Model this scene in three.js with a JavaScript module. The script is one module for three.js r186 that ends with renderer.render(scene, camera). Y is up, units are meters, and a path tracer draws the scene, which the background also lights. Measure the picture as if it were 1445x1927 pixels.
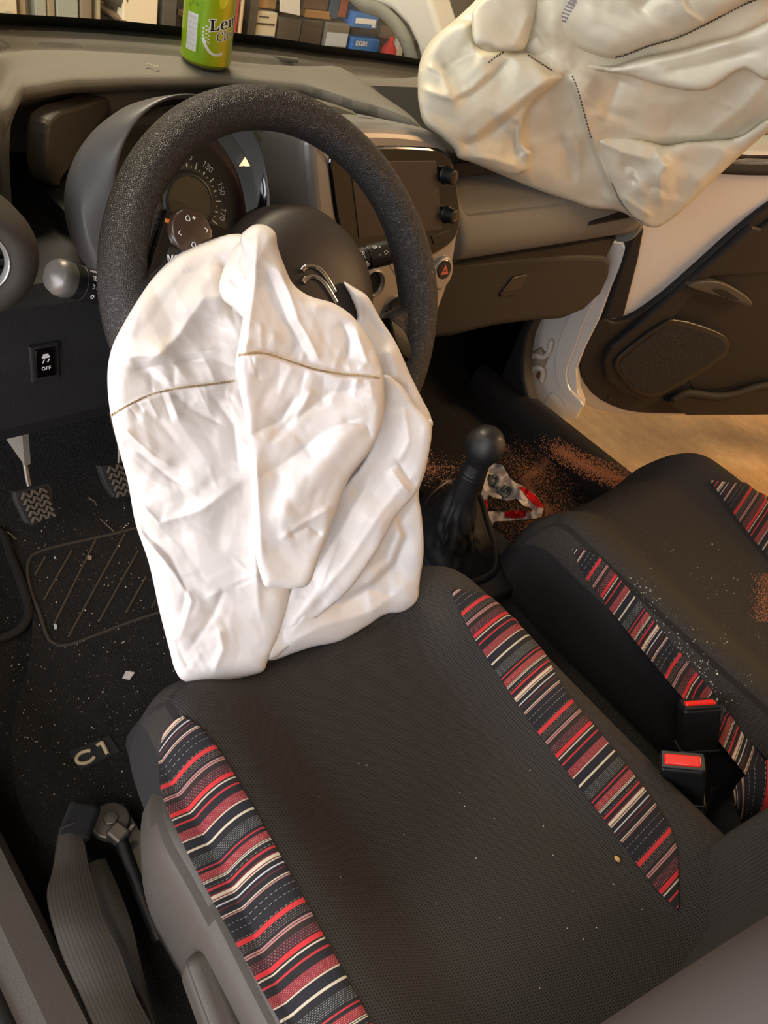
import * as THREE from 'three';
import { RoundedBoxGeometry } from 'three/addons/geometries/RoundedBoxGeometry.js';
import { mergeGeometries, mergeVertices } from 'three/addons/utils/BufferGeometryUtils.js';
import { RectAreaLightUniformsLib } from 'three/addons/lights/RectAreaLightUniformsLib.js';
import { FontLoader } from 'three/addons/loaders/FontLoader.js';
import { TextGeometry } from 'three/addons/geometries/TextGeometry.js';
import { createNoise2D, createNoise3D } from 'simplex-noise';

/* ------------------------------------------------------------------ camera, light, exposure */
const scene = new THREE.Scene();
scene.background = new THREE.Color(0x000000);
const renderer = new THREE.WebGLRenderer({ antialias: true });
renderer.toneMapping = THREE.LinearToneMapping;
renderer.toneMappingExposure = 0.96;
renderer.shadowMap.enabled = true;
RectAreaLightUniformsLib.init();

const FOCAL = 1450, CAM = new THREE.Vector3(-0.75, 1.25, 0);
const fwdC = new THREE.Vector3(-0.648, -0.648, 0.457).normalize();
const rightC = new THREE.Vector3(0.729, -0.311, 0.6095);
rightC.addScaledVector(fwdC, -rightC.dot(fwdC)).normalize();
const downC = new THREE.Vector3().crossVectors(fwdC, rightC);
const camera = new THREE.PerspectiveCamera(2 * Math.atan(963.5 / FOCAL) * 180 / Math.PI, 1445 / 1927, 0.02, 60);
camera.position.copy(CAM);
{
  const col = (i) => new THREE.Vector3(rightC.getComponent(i), -downC.getComponent(i), -fwdC.getComponent(i));
  const X = col(0), Y = col(1).negate(), Z = col(2).negate();
  camera.quaternion.setFromRotationMatrix(new THREE.Matrix4().makeBasis(X, Y, Z));
}
camera.updateMatrixWorld();
scene.add(camera);

// lamps of the workshop: [name, label, position, size, power, colour, direction]
const LAMPS = [
  ['ceiling_lamp', 'long warm ceiling lamp over the shelves in front of the car', [-0.1, 2.88, -2.15], [1.3, 0.35], 62, 0xffe6c8, 'down'],
  ['ceiling_lamp', 'long warm pendant lamp behind the open passenger door', [3.4, 2.6, 1.5], [0.8, 1.8], 46, 0xffcb90, 'down'],
  ['ceiling_lamp', 'long white ceiling lamp beside the driver side of the car', [-2.2, 2.88, 0.7], [1.2, 1.8], 5, 0xfff1e4, 'down'],
];
const WINDOW_LIGHT = { pos: [-3.9, 1.45, 0.7], size: [5.2, 2.3], power: 4.8, color: 0xf1f4ff };

/* ------------------------------------------------------------------ helpers */
const V = (x, y, z) => new THREE.Vector3(x, y, z);
function mulberry(a) { return () => { a |= 0; a = a + 0x6D2B79F5 | 0; let t = Math.imul(a ^ a >>> 15, 1 | a); t = t + Math.imul(t ^ t >>> 7, 61 | t) ^ t; return ((t ^ t >>> 14) >>> 0) / 4294967296; }; }
const rnd = mulberry(11);
const N2 = createNoise2D(mulberry(5)), N3 = createNoise3D(mulberry(6));
const clamp = (v, a = 0, b = 1) => Math.min(b, Math.max(a, v));
const lerp = (a, b, t) => a + (b - a) * t;
const sstep = (a, b, v) => { const t = clamp((v - a) / (b - a)); return t * t * (3 - 2 * t); };
function lut(t, xs, ys) { if (t <= xs[0]) return ys[0]; for (let i = 1; i < xs.length; i++) if (t <= xs[i]) { const k = (t - xs[i - 1]) / (xs[i] - xs[i - 1]); const s = k * k * (3 - 2 * k); return lerp(ys[i - 1], ys[i], lerp(k, s, 0.5)); } return ys[ys.length - 1]; }
// where the sight line through a pixel of the photograph meets a real plane of the car
function ray(px, py) {
  const v = V(px - 722.5, py - 963.5, FOCAL);
  return V(v.dot(rightC), -v.dot(downC), -v.dot(fwdC)).divideScalar(FOCAL);
}
function at(px, py, axis, val) {
  const d = ray(px, py), t = (val - CAM[axis]) / d[axis];
  return CAM.clone().addScaledVector(d, t);
}
const dp = (px, py, depth) => CAM.clone().addScaledVector(ray(px, py), depth);
function onSurf(px, py, fn, y0) { let y = y0, p; for (let i = 0; i < 24; i++) { p = at(px, py, 'y', y); y = lerp(y, fn(p.x, p.z), 0.5); } p = at(px, py, 'y', y); return p; }
function smooth(pts, n = 8, closed = false) {
  const c = new THREE.CatmullRomCurve3(pts.map((p) => p.isVector3 ? p : V(p[0], p[1], p[2] || 0)), closed, 'centripetal');
  return c.getPoints(pts.length * n).slice(0, closed ? pts.length * n : undefined);
}
class Frame {
  constructor(o, u, v) { this.o = o; this.u = u.clone().normalize(); this.n = new THREE.Vector3().crossVectors(u, v).normalize(); this.v = new THREE.Vector3().crossVectors(this.n, this.u); this.m = new THREE.Matrix4().makeBasis(this.u, this.v, this.n).setPosition(o); }
  pix(px, py) { const d = ray(px, py), t = this.o.clone().sub(CAM).dot(this.n) / d.dot(this.n); const p = CAM.clone().addScaledVector(d, t).sub(this.o); return [p.dot(this.u), p.dot(this.v)]; }
  pts(list) { return list.map(([x, y]) => this.pix(x, y)); }
  w(a, b, c = 0) { return this.o.clone().addScaledVector(this.u, a).addScaledVector(this.v, b).addScaledVector(this.n, c); }
}
function shape2(pts, sm = 0, holes = []) {
  const P = (l) => (sm ? smooth(l, sm, true) : l.map((p) => V(p[0], p[1], 0))).map((p) => new THREE.Vector2(p.x, p.y));
  const s = new THREE.Shape(P(pts)); for (const h of holes) s.holes.push(new THREE.Path(P(h))); return s;
}
// a slab whose front face lies at height `lift` above the frame plane and that goes `depth` back
function slab(fr, pts, depth, bevel = 0.002, lift = 0, sm = 0, holes = [], segs = 2) {
  const g = new THREE.ExtrudeGeometry(shape2(pts, sm, holes), { depth: Math.max(1e-4, depth - bevel), bevelEnabled: bevel > 0, bevelSize: bevel, bevelThickness: bevel, bevelOffset: -bevel, bevelSegments: segs, curveSegments: 8, steps: 1 });
  g.translate(0, 0, lift - depth); g.applyMatrix4(fr.m); return g;
}
function rbox(w, h, d, r, x = 0, y = 0, z = 0, seg = 3) { const g = new RoundedBoxGeometry(w, h, d, seg, r); g.translate(x, y, z); return g; }
function onFrame(g, fr) { g.applyMatrix4(fr.m); return g; }
function grid(nu, nv, fn, closeU = false) {   // surface from fn(i/nu, j/nv) -> Vector3
  const pos = [], uv = [], idx = [];
  for (let j = 0; j <= nv; j++) for (let i = 0; i <= nu; i++) { const p = fn(i / nu, j / nv); pos.push(p.x, p.y, p.z); uv.push(p.uv ? p.uv[0] : i / nu, p.uv ? p.uv[1] : j / nv); }
  for (let j = 0; j < nv; j++) for (let i = 0; i < nu; i++) { const a = j * (nu + 1) + i, b = a + 1, c = a + nu + 1, d = c + 1; idx.push(a, b, d, a, d, c); }
  const g = new THREE.BufferGeometry(); g.setAttribute('position', new THREE.Float32BufferAttribute(pos, 3)); g.setAttribute('uv', new THREE.Float32BufferAttribute(uv, 2)); g.setIndex(idx); g.computeVertexNormals(); return g;
}
function flip(g) { const i = g.index.array; for (let k = 0; k < i.length; k += 3) { const t = i[k]; i[k] = i[k + 1]; i[k + 1] = t; } g.computeVertexNormals(); return g; }
function boxUV(g) {   // uv in metres by the dominant direction of each vertex normal
  const p = g.attributes.position, n = g.attributes.normal, uv = new Float32Array(p.count * 2);
  for (let i = 0; i < p.count; i++) {
    const ax = Math.abs(n.getX(i)), ay = Math.abs(n.getY(i)), az = Math.abs(n.getZ(i));
    let a, b; if (ay >= ax && ay >= az) { a = p.getX(i); b = p.getZ(i); } else if (ax >= az) { a = p.getZ(i); b = p.getY(i); } else { a = p.getX(i); b = p.getY(i); }
    uv[2 * i] = a; uv[2 * i + 1] = b;
  }
  g.setAttribute('uv', new THREE.BufferAttribute(uv, 2)); return g;
}
function tube(pts, r, seg = 40, rad = 10, closed = false) { return new THREE.TubeGeometry(new THREE.CatmullRomCurve3(pts, closed, 'centripetal'), seg, r, rad, closed); }
function capTube(pts, r, seg = 24, rad = 12) { const gs = [tube(pts, r, seg, rad)]; for (const p of [pts[0], pts[pts.length - 1]]) { const s = new THREE.SphereGeometry(r, rad, 8); s.translate(p.x, p.y, p.z); gs.push(s); } return merge(gs); }
function merge(gs) { gs = gs.map((g) => { g = g.index ? g.toNonIndexed() : g; for (const k of Object.keys(g.attributes)) if (!['position', 'normal', 'uv'].includes(k)) g.deleteAttribute(k); g.morphAttributes = {}; return g; }); return mergeGeometries(gs); }
function lathe(profile, seg = 48) { return new THREE.LatheGeometry(profile.map(([r, y]) => new THREE.Vector2(r, y)), seg); }
function latheOn(fr, profile, a = 0, b = 0, seg = 48) { const g = lathe(profile, seg); g.rotateX(Math.PI / 2); g.translate(a, b, 0); g.applyMatrix4(fr.m); return g; }   // lathe axis = frame normal

const used = {};
function numbered(n) { used[n] = (used[n] ?? -1) + 1; return used[n] ? `${n}_${String(used[n]).padStart(3, '0')}` : n; }
function thing(name, label, category, base = [0, 0, 0], group, kind) {
  const o = new THREE.Group(); o.name = numbered(name); o.position.set(...base); scene.add(o);
  o.userData = { label, category }; if (group) o.userData.group = group; if (kind) o.userData.kind = kind;
  return o;
}
function baseOf(o) { const b = V(0, 0, 0); for (let p = o; p && p !== scene; p = p.parent) b.add(p.position); return b; }
function part(parent, name, g, mat, label) {   // geometry given in world coordinates
  if (parent !== scene) { const b = baseOf(parent); g.translate(-b.x, -b.y, -b.z); }
  const m = new THREE.Mesh(g, mat); m.name = parent === scene ? numbered(name) : name; m.castShadow = m.receiveShadow = true; parent.add(m);
  if (label) m.userData.label = label; return m;
}
function single(name, label, category, g, mat, group, kind) {
  g.computeBoundingBox(); const b = g.boundingBox, c = [(b.min.x + b.max.x) / 2, b.min.y, (b.min.z + b.max.z) / 2];
  g.translate(-c[0], -c[1], -c[2]); const m = new THREE.Mesh(g, mat); m.name = numbered(name); m.position.set(...c); m.castShadow = m.receiveShadow = true; scene.add(m);
  m.userData = { label, category }; if (group) m.userData.group = group; if (kind) m.userData.kind = kind; return m;
}
function struct(name, g, mat, label) { const m = part(scene, name, g, mat); m.userData = { kind: 'structure' }; if (label) m.userData.label = label; return m; }

/* ------------------------------------------------------------------ textures and materials */
function canvasTex(w, h, draw, srgb = true) {
  const c = document.createElement('canvas'); c.width = w; c.height = h; const x = c.getContext('2d'); draw(x, w, h);
  const t = new THREE.CanvasTexture(c); if (srgb) t.colorSpace = THREE.SRGBColorSpace; t.wrapS = t.wrapT = THREE.RepeatWrapping; t.anisotropy = 8; return t;
}
function dataTex(n, fn, srgb = false, m = n) {
  const d = new Uint8Array(n * m * 4);
  for (let j = 0; j < m; j++) for (let i = 0; i < n; i++) { const c = fn(i / n, j / m), k = (j * n + i) * 4; if (Array.isArray(c)) { d[k] = c[0]; d[k + 1] = c[1]; d[k + 2] = c[2]; } else d[k] = d[k + 1] = d[k + 2] = clamp(c) * 255; d[k + 3] = 255; }
  const t = new THREE.DataTexture(d, n, m, THREE.RGBAFormat); t.wrapS = t.wrapT = THREE.RepeatWrapping; t.magFilter = THREE.LinearFilter; t.minFilter = THREE.LinearMipmapLinearFilter; t.generateMipmaps = true; if (srgb) t.colorSpace = THREE.SRGBColorSpace; t.needsUpdate = true; return t;
}
const tn = (u, v, f, o = 0) => { const a = 2 * Math.PI * u, b = 2 * Math.PI * v, r = f / (2 * Math.PI); return 0.5 + 0.5 * (N3(Math.cos(a) * r + o, Math.sin(a) * r, Math.cos(b) * r * 1.0 + 7.3 + o) * 0.6 + N3(Math.sin(b) * r - o, Math.cos(a) * r + 3, Math.sin(a) * r) * 0.6); };
const rep = (t, x, y = x) => { const c = t.clone(); c.repeat.set(x, y); c.needsUpdate = true; return c; };
// leather-like pebble grain: cells
function cellTex(n, k, seed) {
  const r = mulberry(seed), pts = []; for (let j = 0; j < k; j++) for (let i = 0; i < k; i++) pts.push([(i + r()) / k, (j + r()) / k]);
  return dataTex(n, (u, v) => {
    let d1 = 9, d2 = 9; const ci = Math.floor(u * k), cj = Math.floor(v * k);
    for (let a = -2; a <= 2; a++) for (let b = -2; b <= 2; b++) { const i = ((ci + a) % k + k) % k, j = ((cj + b) % k + k) % k; const p = pts[j * k + i]; let dx = Math.abs(p[0] - u), dy = Math.abs(p[1] - v); dx = Math.min(dx, 1 - dx); dy = Math.min(dy, 1 - dy); const d = Math.hypot(dx, dy); if (d < d1) { d2 = d1; d1 = d; } else if (d < d2) d2 = d; }
    return clamp((d2 - d1) * k * 1.6);
  });
}
const grain = cellTex(256, 40, 3);
const speck = dataTex(256, (u, v) => tn(u, v, 60, 2) * 0.6 + tn(u, v, 140, 9) * 0.4);
const weave = dataTex(64, (u, v) => { const x = u * 4, y = v * 4 + (Math.floor(u * 4) % 2) * 0.5; const dx = x % 1 - 0.5, dy = y % 1 - 0.5; return clamp(Math.hypot(dx, dy) * 2.2); });
const weaveCol = dataTex(64, (u, v) => { const x = u * 4, y = v * 4 + (Math.floor(u * 4) % 2) * 0.5; const dx = x % 1 - 0.5, dy = y % 1 - 0.5; const k = clamp(Math.hypot(dx, dy) * 2.4); return [lerp(4, 50, k), lerp(4, 47, k), lerp(4, 45, k)]; }, true);
const cr = mulberry(77);
const carpetCol = dataTex(512, (u, v) => { const k = cr(), q = tn(u, v, 10, 3); const b = 8 + k * 18 + (k > 0.988 ? 60 : 0) + q * 8; return [b, b * 0.93, b * 0.86]; }, true);
const carpetBump = dataTex(256, () => cr());
const plastic = (hex, rough = 0.55, bump = 0.00025, rpt = 14) => new THREE.MeshStandardMaterial({ color: hex, roughness: rough, bumpMap: rep(grain, rpt), bumpScale: bump });
const M = {
  dash: plastic(0x7a766c, 0.6, 0.00018, 22),
  dashDark: plastic(0x191818, 0.6, 0.0002, 20),
  knee: plastic(0x1b1c20, 0.62, 0.0002, 20),
  trimGrey: plastic(0x4a4641, 0.5, 0.00012, 30),
  doorTrim: plastic(0x191818, 0.62, 0.0002, 18),
  silver: new THREE.MeshStandardMaterial({ color: 0xa9a8a6, roughness: 0.34, metalness: 0.55 }),
  gloss: new THREE.MeshPhysicalMaterial({ color: 0x060606, roughness: 0.12, clearcoat: 1, clearcoatRoughness: 0.05 }),
  satin: new THREE.MeshStandardMaterial({ color: 0x17181a, roughness: 0.42 }),
  black: new THREE.MeshStandardMaterial({ color: 0x0b0b0c, roughness: 0.7 }),
  rubber: new THREE.MeshStandardMaterial({ color: 0x1a1918, roughness: 0.75, bumpMap: rep(speck, 10), bumpScale: 0.0004 }),
  leather: plastic(0x2d2b2b, 0.38, 0.0007, 1),
  bootLeather: plastic(0x151516, 0.5, 0.0003, 16),
  chrome: new THREE.MeshStandardMaterial({ color: 0xd8d8d6, roughness: 0.14, metalness: 1 }),
  steel: new THREE.MeshStandardMaterial({ color: 0x77736c, roughness: 0.45, metalness: 0.8 }),
  white: new THREE.MeshStandardMaterial({ color: 0xe9e9e9, roughness: 0.5 }),
  paint: new THREE.MeshPhysicalMaterial({ color: 0xe2ded6, roughness: 0.35, clearcoat: 0.8, clearcoatRoughness: 0.12 }),
  headliner: new THREE.MeshStandardMaterial({ color: 0xcfc9bc, roughness: 0.85 }),
  nylon: new THREE.MeshPhysicalMaterial({ color: 0xe0dddb, roughness: 0.5, specularIntensity: 0.6, bumpMap: rep(speck, 20), bumpScale: 0.00008 }),
  nylonCream: new THREE.MeshPhysicalMaterial({ color: 0xe2dbc4, roughness: 0.45, specularIntensity: 0.7 }),
  thread: new THREE.MeshStandardMaterial({ color: 0xc4ae88, roughness: 0.8 }),
  threadDark: new THREE.MeshStandardMaterial({ color: 0x4b423c, roughness: 0.8 }),
  fabric: new THREE.MeshStandardMaterial({ color: 0xffffff, roughness: 0.9, map: rep(weaveCol, 88), bumpMap: rep(weave, 88), bumpScale: 0.0005 }),
  fabricSide: new THREE.MeshStandardMaterial({ color: 0x17171b, roughness: 0.92, bumpMap: rep(weave, 120), bumpScale: 0.0004 }),
  carpet: new THREE.MeshStandardMaterial({ color: 0xffffff, roughness: 1, map: rep(carpetCol, 2.2), bumpMap: rep(carpetBump, 4), bumpScale: 0.0015 }),
  belt: new THREE.MeshStandardMaterial({ color: 0x3b3831, roughness: 0.65 }),
  red: new THREE.MeshPhysicalMaterial({ color: 0xe2231a, roughness: 0.3, clearcoat: 0.5 }),
  glass: new THREE.MeshPhysicalMaterial({ color: 0xf4faf6, roughness: 0.0, transmission: 1, thickness: 0, ior: 1.5 }),
};
const font = await new FontLoader().loadAsync('fonts/droid/droid_sans_regular.typeface.json');
const fontBold = await new FontLoader().loadAsync('fonts/droid/droid_sans_bold.typeface.json');
function textOn(fr, str, size, a, b, rot = 0, lift = 0.0004, f = font, sx = 1) {
  const g = new TextGeometry(str, { font: f, size, depth: 0.0004, curveSegments: 4, bevelEnabled: false });
  g.computeBoundingBox(); const c = g.boundingBox.getCenter(V(0, 0, 0)); g.translate(-c.x, -c.y, 0); g.scale(sx, 1, 1); g.rotateZ(rot); g.translate(a, b, lift); g.applyMatrix4(fr.m); return g;
}
/* ------------------------------------------------------------------ the workshop */
const concreteCol = dataTex(512, (u, v) => { const q = tn(u, v, 7, 1) * 0.6 + tn(u, v, 25, 4) * 0.3 + tn(u, v, 90, 8) * 0.25; const k = 0.75 + q * 0.35; return [180 * k, 152 * k, 113 * k]; }, true);
const wallMat = new THREE.MeshStandardMaterial({ color: 0x8d8678, roughness: 0.9, bumpMap: rep(speck, 3), bumpScale: 0.002 });
const concrete = new THREE.MeshStandardMaterial({ color: 0xffffff, roughness: 0.75, map: rep(concreteCol, 0.6), bumpMap: rep(speck, 2), bumpScale: 0.002 });
const RM = { x0: -4, x1: 5, z0: -3.7, z1: 4, h: 3 };
const bx = (x0, x1, y0, y1, z0, z1) => { const g = new THREE.BoxGeometry(x1 - x0, y1 - y0, z1 - z0); g.translate((x0 + x1) / 2, (y0 + y1) / 2, (z0 + z1) / 2); return g; };
struct('floor', boxUV(bx(RM.x0, RM.x1, -0.1, 0, RM.z0, RM.z1)), concrete, 'tan concrete workshop floor');
struct('ceiling', boxUV(bx(RM.x0 - 0.1, RM.x1 + 0.1, RM.h, RM.h + 0.1, RM.z0 - 0.1, RM.z1 + 0.1)), wallMat);
struct('wall_front', boxUV(bx(RM.x0, RM.x1, 0, RM.h, RM.z0 - 0.1, RM.z0)), wallMat);
struct('wall_back', boxUV(bx(RM.x0, RM.x1, 0, RM.h, RM.z1, RM.z1 + 0.1)), wallMat);
struct('wall_right', boxUV(bx(RM.x1, RM.x1 + 0.1, 0, RM.h, RM.z0, RM.z1)), wallMat);
{ // left wall with a daylight window
  const [wx, wy, wz] = WINDOW_LIGHT.pos, [ww, wh] = WINDOW_LIGHT.size;
  struct('wall_left', boxUV(merge([bx(RM.x0 - 0.1, RM.x0, 0, wy - wh / 2, RM.z0, RM.z1), bx(RM.x0 - 0.1, RM.x0, wy + wh / 2, RM.h, RM.z0, RM.z1), bx(RM.x0 - 0.1, RM.x0, wy - wh / 2, wy + wh / 2, RM.z0, wz - ww / 2), bx(RM.x0 - 0.1, RM.x0, wy - wh / 2, wy + wh / 2, wz + ww / 2, RM.z1)])), wallMat);
  const pane = bx(RM.x0 - 0.06, RM.x0 - 0.05, wy - wh / 2, wy + wh / 2, wz - ww / 2, wz + ww / 2);
  const win = struct('window_1', pane, new THREE.MeshStandardMaterial({ color: 0xffffff, emissive: WINDOW_LIGHT.color, emissiveIntensity: 2.0 }), 'daylit frosted workshop window');
  const l = new THREE.RectAreaLight(WINDOW_LIGHT.color, WINDOW_LIGHT.power, ww, wh); l.position.set(RM.x0 - 0.04, wy, wz); l.lookAt(0, wy, wz); l.castShadow = true; scene.add(l);
}
for (const [name, label, pos, size, power, color] of LAMPS) {
  const t = thing(name, label, 'lamp', [pos[0], pos[1], pos[2]]);
  part(t, 'housing', bx(pos[0] - size[0] / 2 - 0.03, pos[0] + size[0] / 2 + 0.03, pos[1] + 0.01, RM.h, pos[2] - size[1] / 2 - 0.03, pos[2] + size[1] / 2 + 0.03), M.white);
  part(t, 'diffuser', bx(pos[0] - size[0] / 2, pos[0] + size[0] / 2, pos[1], pos[1] + 0.009, pos[2] - size[1] / 2, pos[2] + size[1] / 2), new THREE.MeshStandardMaterial({ color: 0xffffff, emissive: color, emissiveIntensity: 1.2 }));
  const l = new THREE.RectAreaLight(color, power, size[0], size[1]); l.position.set(pos[0], pos[1] - 0.004, pos[2]); l.lookAt(pos[0], 0, pos[2]); l.castShadow = true; scene.add(l);
}
/* shelves and stock at the front wall, seen through the windscreen */
{
  const zf = -3.0;
  const shelf = thing('storage_shelf', 'grey metal storage shelf full of stock beyond the windscreen', 'shelf', [1.88, 0, zf - 0.3]);
  const sm = new THREE.MeshStandardMaterial({ color: 0x5a5a56, roughness: 0.6, metalness: 0.4 });
  for (const x of [1.37, 2.40]) for (const z of [zf - 0.02, zf - 0.56]) part(shelf, 'post', bx(x - 0.02, x + 0.02, 0, 2.2, z - 0.02, z + 0.02), sm);
  for (const y of [0.06, 0.355, 0.66, 1.1, 1.6]) part(shelf, 'shelf_board', bx(1.35, 2.42, y - 0.02, y, zf - 0.58, zf), new THREE.MeshStandardMaterial({ color: 0x8a7558, roughness: 0.8 }));
  const stock = (name, label, cat, px0, py0, px1, py1, hex, y0, depth = 0.3, z = zf - 0.03, extra) => {
    const a = at(px0, (py0 + py1) / 2, 'z', z), b = at(px1, (py0 + py1) / 2, 'z', z), c = at((px0 + px1) / 2, py0, 'z', z), d = at((px0 + px1) / 2, py1, 'z', z);
    const onShelf = a.x > 1.4 && b.x < 2.38; let top = c.y, bot = y0 !== undefined ? y0 : d.y; if (onShelf) { bot = Math.max(bot, 0.3555); top = Math.min(top, 0.637); }
    const t = thing(name, label, cat, [(a.x + b.x) / 2, bot, z - depth / 2]);
    part(t, 'body', rbox(b.x - a.x, top - bot, depth, 0.006, (a.x + b.x) / 2, (top + bot) / 2, z - depth / 2, 2), new THREE.MeshStandardMaterial({ color: hex, roughness: 0.75 }));
    if (extra) extra(t, new Frame(V((a.x + b.x) / 2, (top + bot) / 2, z), V(1, 0, 0), V(0, 1, 0)), b.x - a.x, top - bot);
    return t;
  };
  const lab = (hex) => new THREE.MeshStandardMaterial({ color: hex, roughness: 0.7 });
  const rect = (fr, x, y, w, h, l) => onFrame((() => { const g = new THREE.BoxGeometry(w, h, 0.002); g.translate(x, y, l); return g; })(), fr);
  // left of the can: cabinets and panels standing on the floor
  stock('steel_cabinet', 'cream steel cabinet with bar handle at far left behind windscreen', 'cabinet', -160, -160, 33, 200, 0xd8ceb0, 0, 0.5, zf, (t, fr, w, h) => part(t, 'handle', (() => { const p = [at(10, 40, 'z', zf + 0.03), at(10, 26, 'z', zf + 0.03), at(22, 26, 'z', zf + 0.03), at(30, 42, 'z', zf + 0.03)]; return tube(p, 0.006, 20, 6); })(), lab(0x9a937e)));
  stock('wooden_board', 'narrow beige board leaning beside the cream cabinet', 'board', 38, -160, 50, 200, 0xa2977c, 0, 0.05);
  stock('plastic_sheet', 'narrow pale green grey sheet right of the cream cabinet', 'sheet', 66, -160, 88, 200, 0x9da194, 0, 0.06);
  stock('wooden_board', 'tan board between the two pale sheets', 'board', 90, -160, 104, 200, 0x93876c, 0, 0.05);
  stock('plastic_sheet', 'wide pale green grey sheet left of the blue strip', 'sheet', 107, -160, 148, 200, 0x9aa195, 0, 0.06);
  stock('wooden_board', 'brown grey board just left of the blue strip', 'board', 152, -160, 174, 200, 0x857a68, 0, 0.05);
  stock('plastic_strip', 'thin blue strip among the boards', 'strip', 176, -160, 182, 14, 0x5c7fc0, 0.5, 0.04, zf + 0.03);
  stock('wooden_board', 'light board right of the blue strip', 'board', 183, -160, 190, 200, 0xb6a988, 0, 0.05);
  for (const [y0, y1, hex, lb] of [[-60, 12, 0x5d5748, 'dark crumpled sack above the brown bundle'], [13, 30, 0x7d6850, 'brown cloth bundle left of the white cupboard'], [30, 60, 0x57544a, 'dark sack at the foot of the brown bundle']]) {
    const p = at(211, (y0 + y1) / 2, 'z', zf - 0.12), r = (y1 - y0) * 2.9 / FOCAL / 2; const g = new THREE.SphereGeometry(1, 24, 16); const q = g.attributes.position; for (let i = 0; i < q.count; i++) { const k = 1 + 0.18 * N3(q.getX(i) * 2.5, q.getY(i) * 2.5, q.getZ(i) * 2.5 + y0); q.setXYZ(i, q.getX(i) * k * 0.032, q.getY(i) * k * (r - 0.002), q.getZ(i) * k * 0.1); } g.translate(p.x, p.y, p.z); g.computeVertexNormals();
    single('sack', lb, 'sack', g, lab(hex));
  }
  stock('white_cupboard', 'cream white cupboard standing left of the drink can', 'cupboard', 233, -160, 301, 52, 0xe6ddc0, undefined, 0.4, zf - 0.02);
  stock('cardboard_box', 'low brown box under the white cupboard', 'box', 236, 58, 334, 200, 0x5f5a4e, 0, 0.4, zf - 0.03);
  stock('dark_case', 'dark speckled case between white cupboard and drink can', 'case', 310, -160, 338, 52, 0x4f4d48, undefined, 0.3);
  stock('red_banner', 'tall red banner right of the drink can', 'banner', 434, -160, 456, 90, 0xa5483c, 0.0, 0.08, zf + 0.05);
  stock('wooden_board', 'pale wooden batten beside the red banner', 'board', 458, -160, 464, 120, 0xc9b28c, 0, 0.04, zf + 0.05);
  stock('cardboard_box', 'tan cardboard box at top edge right of the red banner', 'box', 470, -20, 522, 16, 0xa9854f, undefined, 0.3);
  stock('product_box', 'cream box with dark lettering and blue lower edge', 'box', 475, 22, 520, 82, 0xcbc6ae, undefined, 0.26, zf - 0.02, (t, fr, w, h) => { part(t, 'blue_edge', rect(fr, 0, -h * 0.36, w * 0.98, h * 0.24, 0.001), lab(0x495a86)); part(t, 'lettering', rect(fr, 0, h * 0.12, w * 0.8, h * 0.06, 0.001), lab(0x4c4a44)); part(t, 'lettering', rect(fr, -0.01, h * 0.34, w * 0.4, h * 0.04, 0.001), lab(0x4c4a44)); });
  { // hanging white paper with a mug-like loop
    const fr = new Frame(at(548, 0, 'z', zf + 0.02), V(1, 0, 0), V(0, 1, 0));
    const t = single('paper_sheet', 'white paper sheet hanging from the shelf board', 'paper', slab(fr, fr.pts([[528, -60], [566, -60], [564, 30], [552, 27], [527, 22]]), 0.004, 0.001), lab(0xd4d6d2));
  }
  stock('dark_crate', 'dark grey crate in the middle of the shelf', 'crate', 522, 34, 566, 86, 0x55514a, undefined, 0.3);
  stock('dark_crate', 'brown black crate left of the grey label box', 'crate', 567, 38, 606, 92, 0x443d33, undefined, 0.3);
  stock('cardboard_box', 'flat tan carton lying above the brown crate', 'box', 574, 20, 625, 36, 0x9a7648, undefined, 0.3);
  stock('dark_crate', 'mottled red brown crate above the flat carton', 'crate', 572, -20, 620, 19, 0x5d4a40, undefined, 0.3);
  stock('label_box', 'grey carton with a pale blue and white label', 'box', 611, 44, 655, 104, 0x6f6d68, undefined, 0.28, zf - 0.02, (t, fr, w, h) => { part(t, 'label', rect(fr, 0, 0.0, w * 0.9, h * 0.42, 0.001), lab(0xb9c8d6)); });
  stock('blue_canister', 'dark blue canister near top of the shelf', 'canister', 622, -20, 640, 36, 0x35506e, undefined, 0.1);
  stock('red_canister', 'rusty red canister beside the blue canister', 'canister', 641, -20, 656, 34, 0x8a4a3c, undefined, 0.1);
  const battery = (label, x0, y0, x1, y1, txt) => stock('battery_box', label, 'box', x0, y0, x1, y1, 0x2f73c4, undefined, 0.22, zf - 0.01, (t, fr, w, h) => { if (txt) part(t, 'lettering', textOn(fr, txt, h * 0.26, -w * 0.16, h * 0.22, 0, 0.001, fontBold), M.white); else part(t, 'label', rect(fr, 0, 0, w * 0.8, h * 0.36, 0.001), lab(0xe3ecf2)); part(t, 'small_mark', rect(fr, w * 0.34, -h * 0.3, w * 0.14, h * 0.14, 0.001), lab(0xdfe8ee)); });
  battery('upper blue carton with a broad white label', 664, 26, 712, 54, '');
  battery('lower blue carton with white capital lettering', 661, 73, 713, 106, 'EXIDE');
  stock('dark_crate', 'black crate between the two blue cartons', 'crate', 662, 56, 713, 71, 0x3a3a3e, undefined, 0.2, zf - 0.06);
  stock('dark_crate', 'grey brown crate above the red bottle', 'crate', 716, 50, 742, 74, 0x5a4d44, undefined, 0.2, zf - 0.04);
  { const c = at(732, 96, 'z', zf + 0.06), g = lathe([[0.0001, -0.06], [0.032, -0.06], [0.035, -0.05], [0.035, 0.01], [0.012, 0.04], [0.012, 0.06], [0.0001, 0.06]], 24); g.translate(c.x, c.y, c.z); single('red_bottle', 'red plastic bottle right of the lower blue carton', 'bottle', g, lab(0xb02a24)); }
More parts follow.
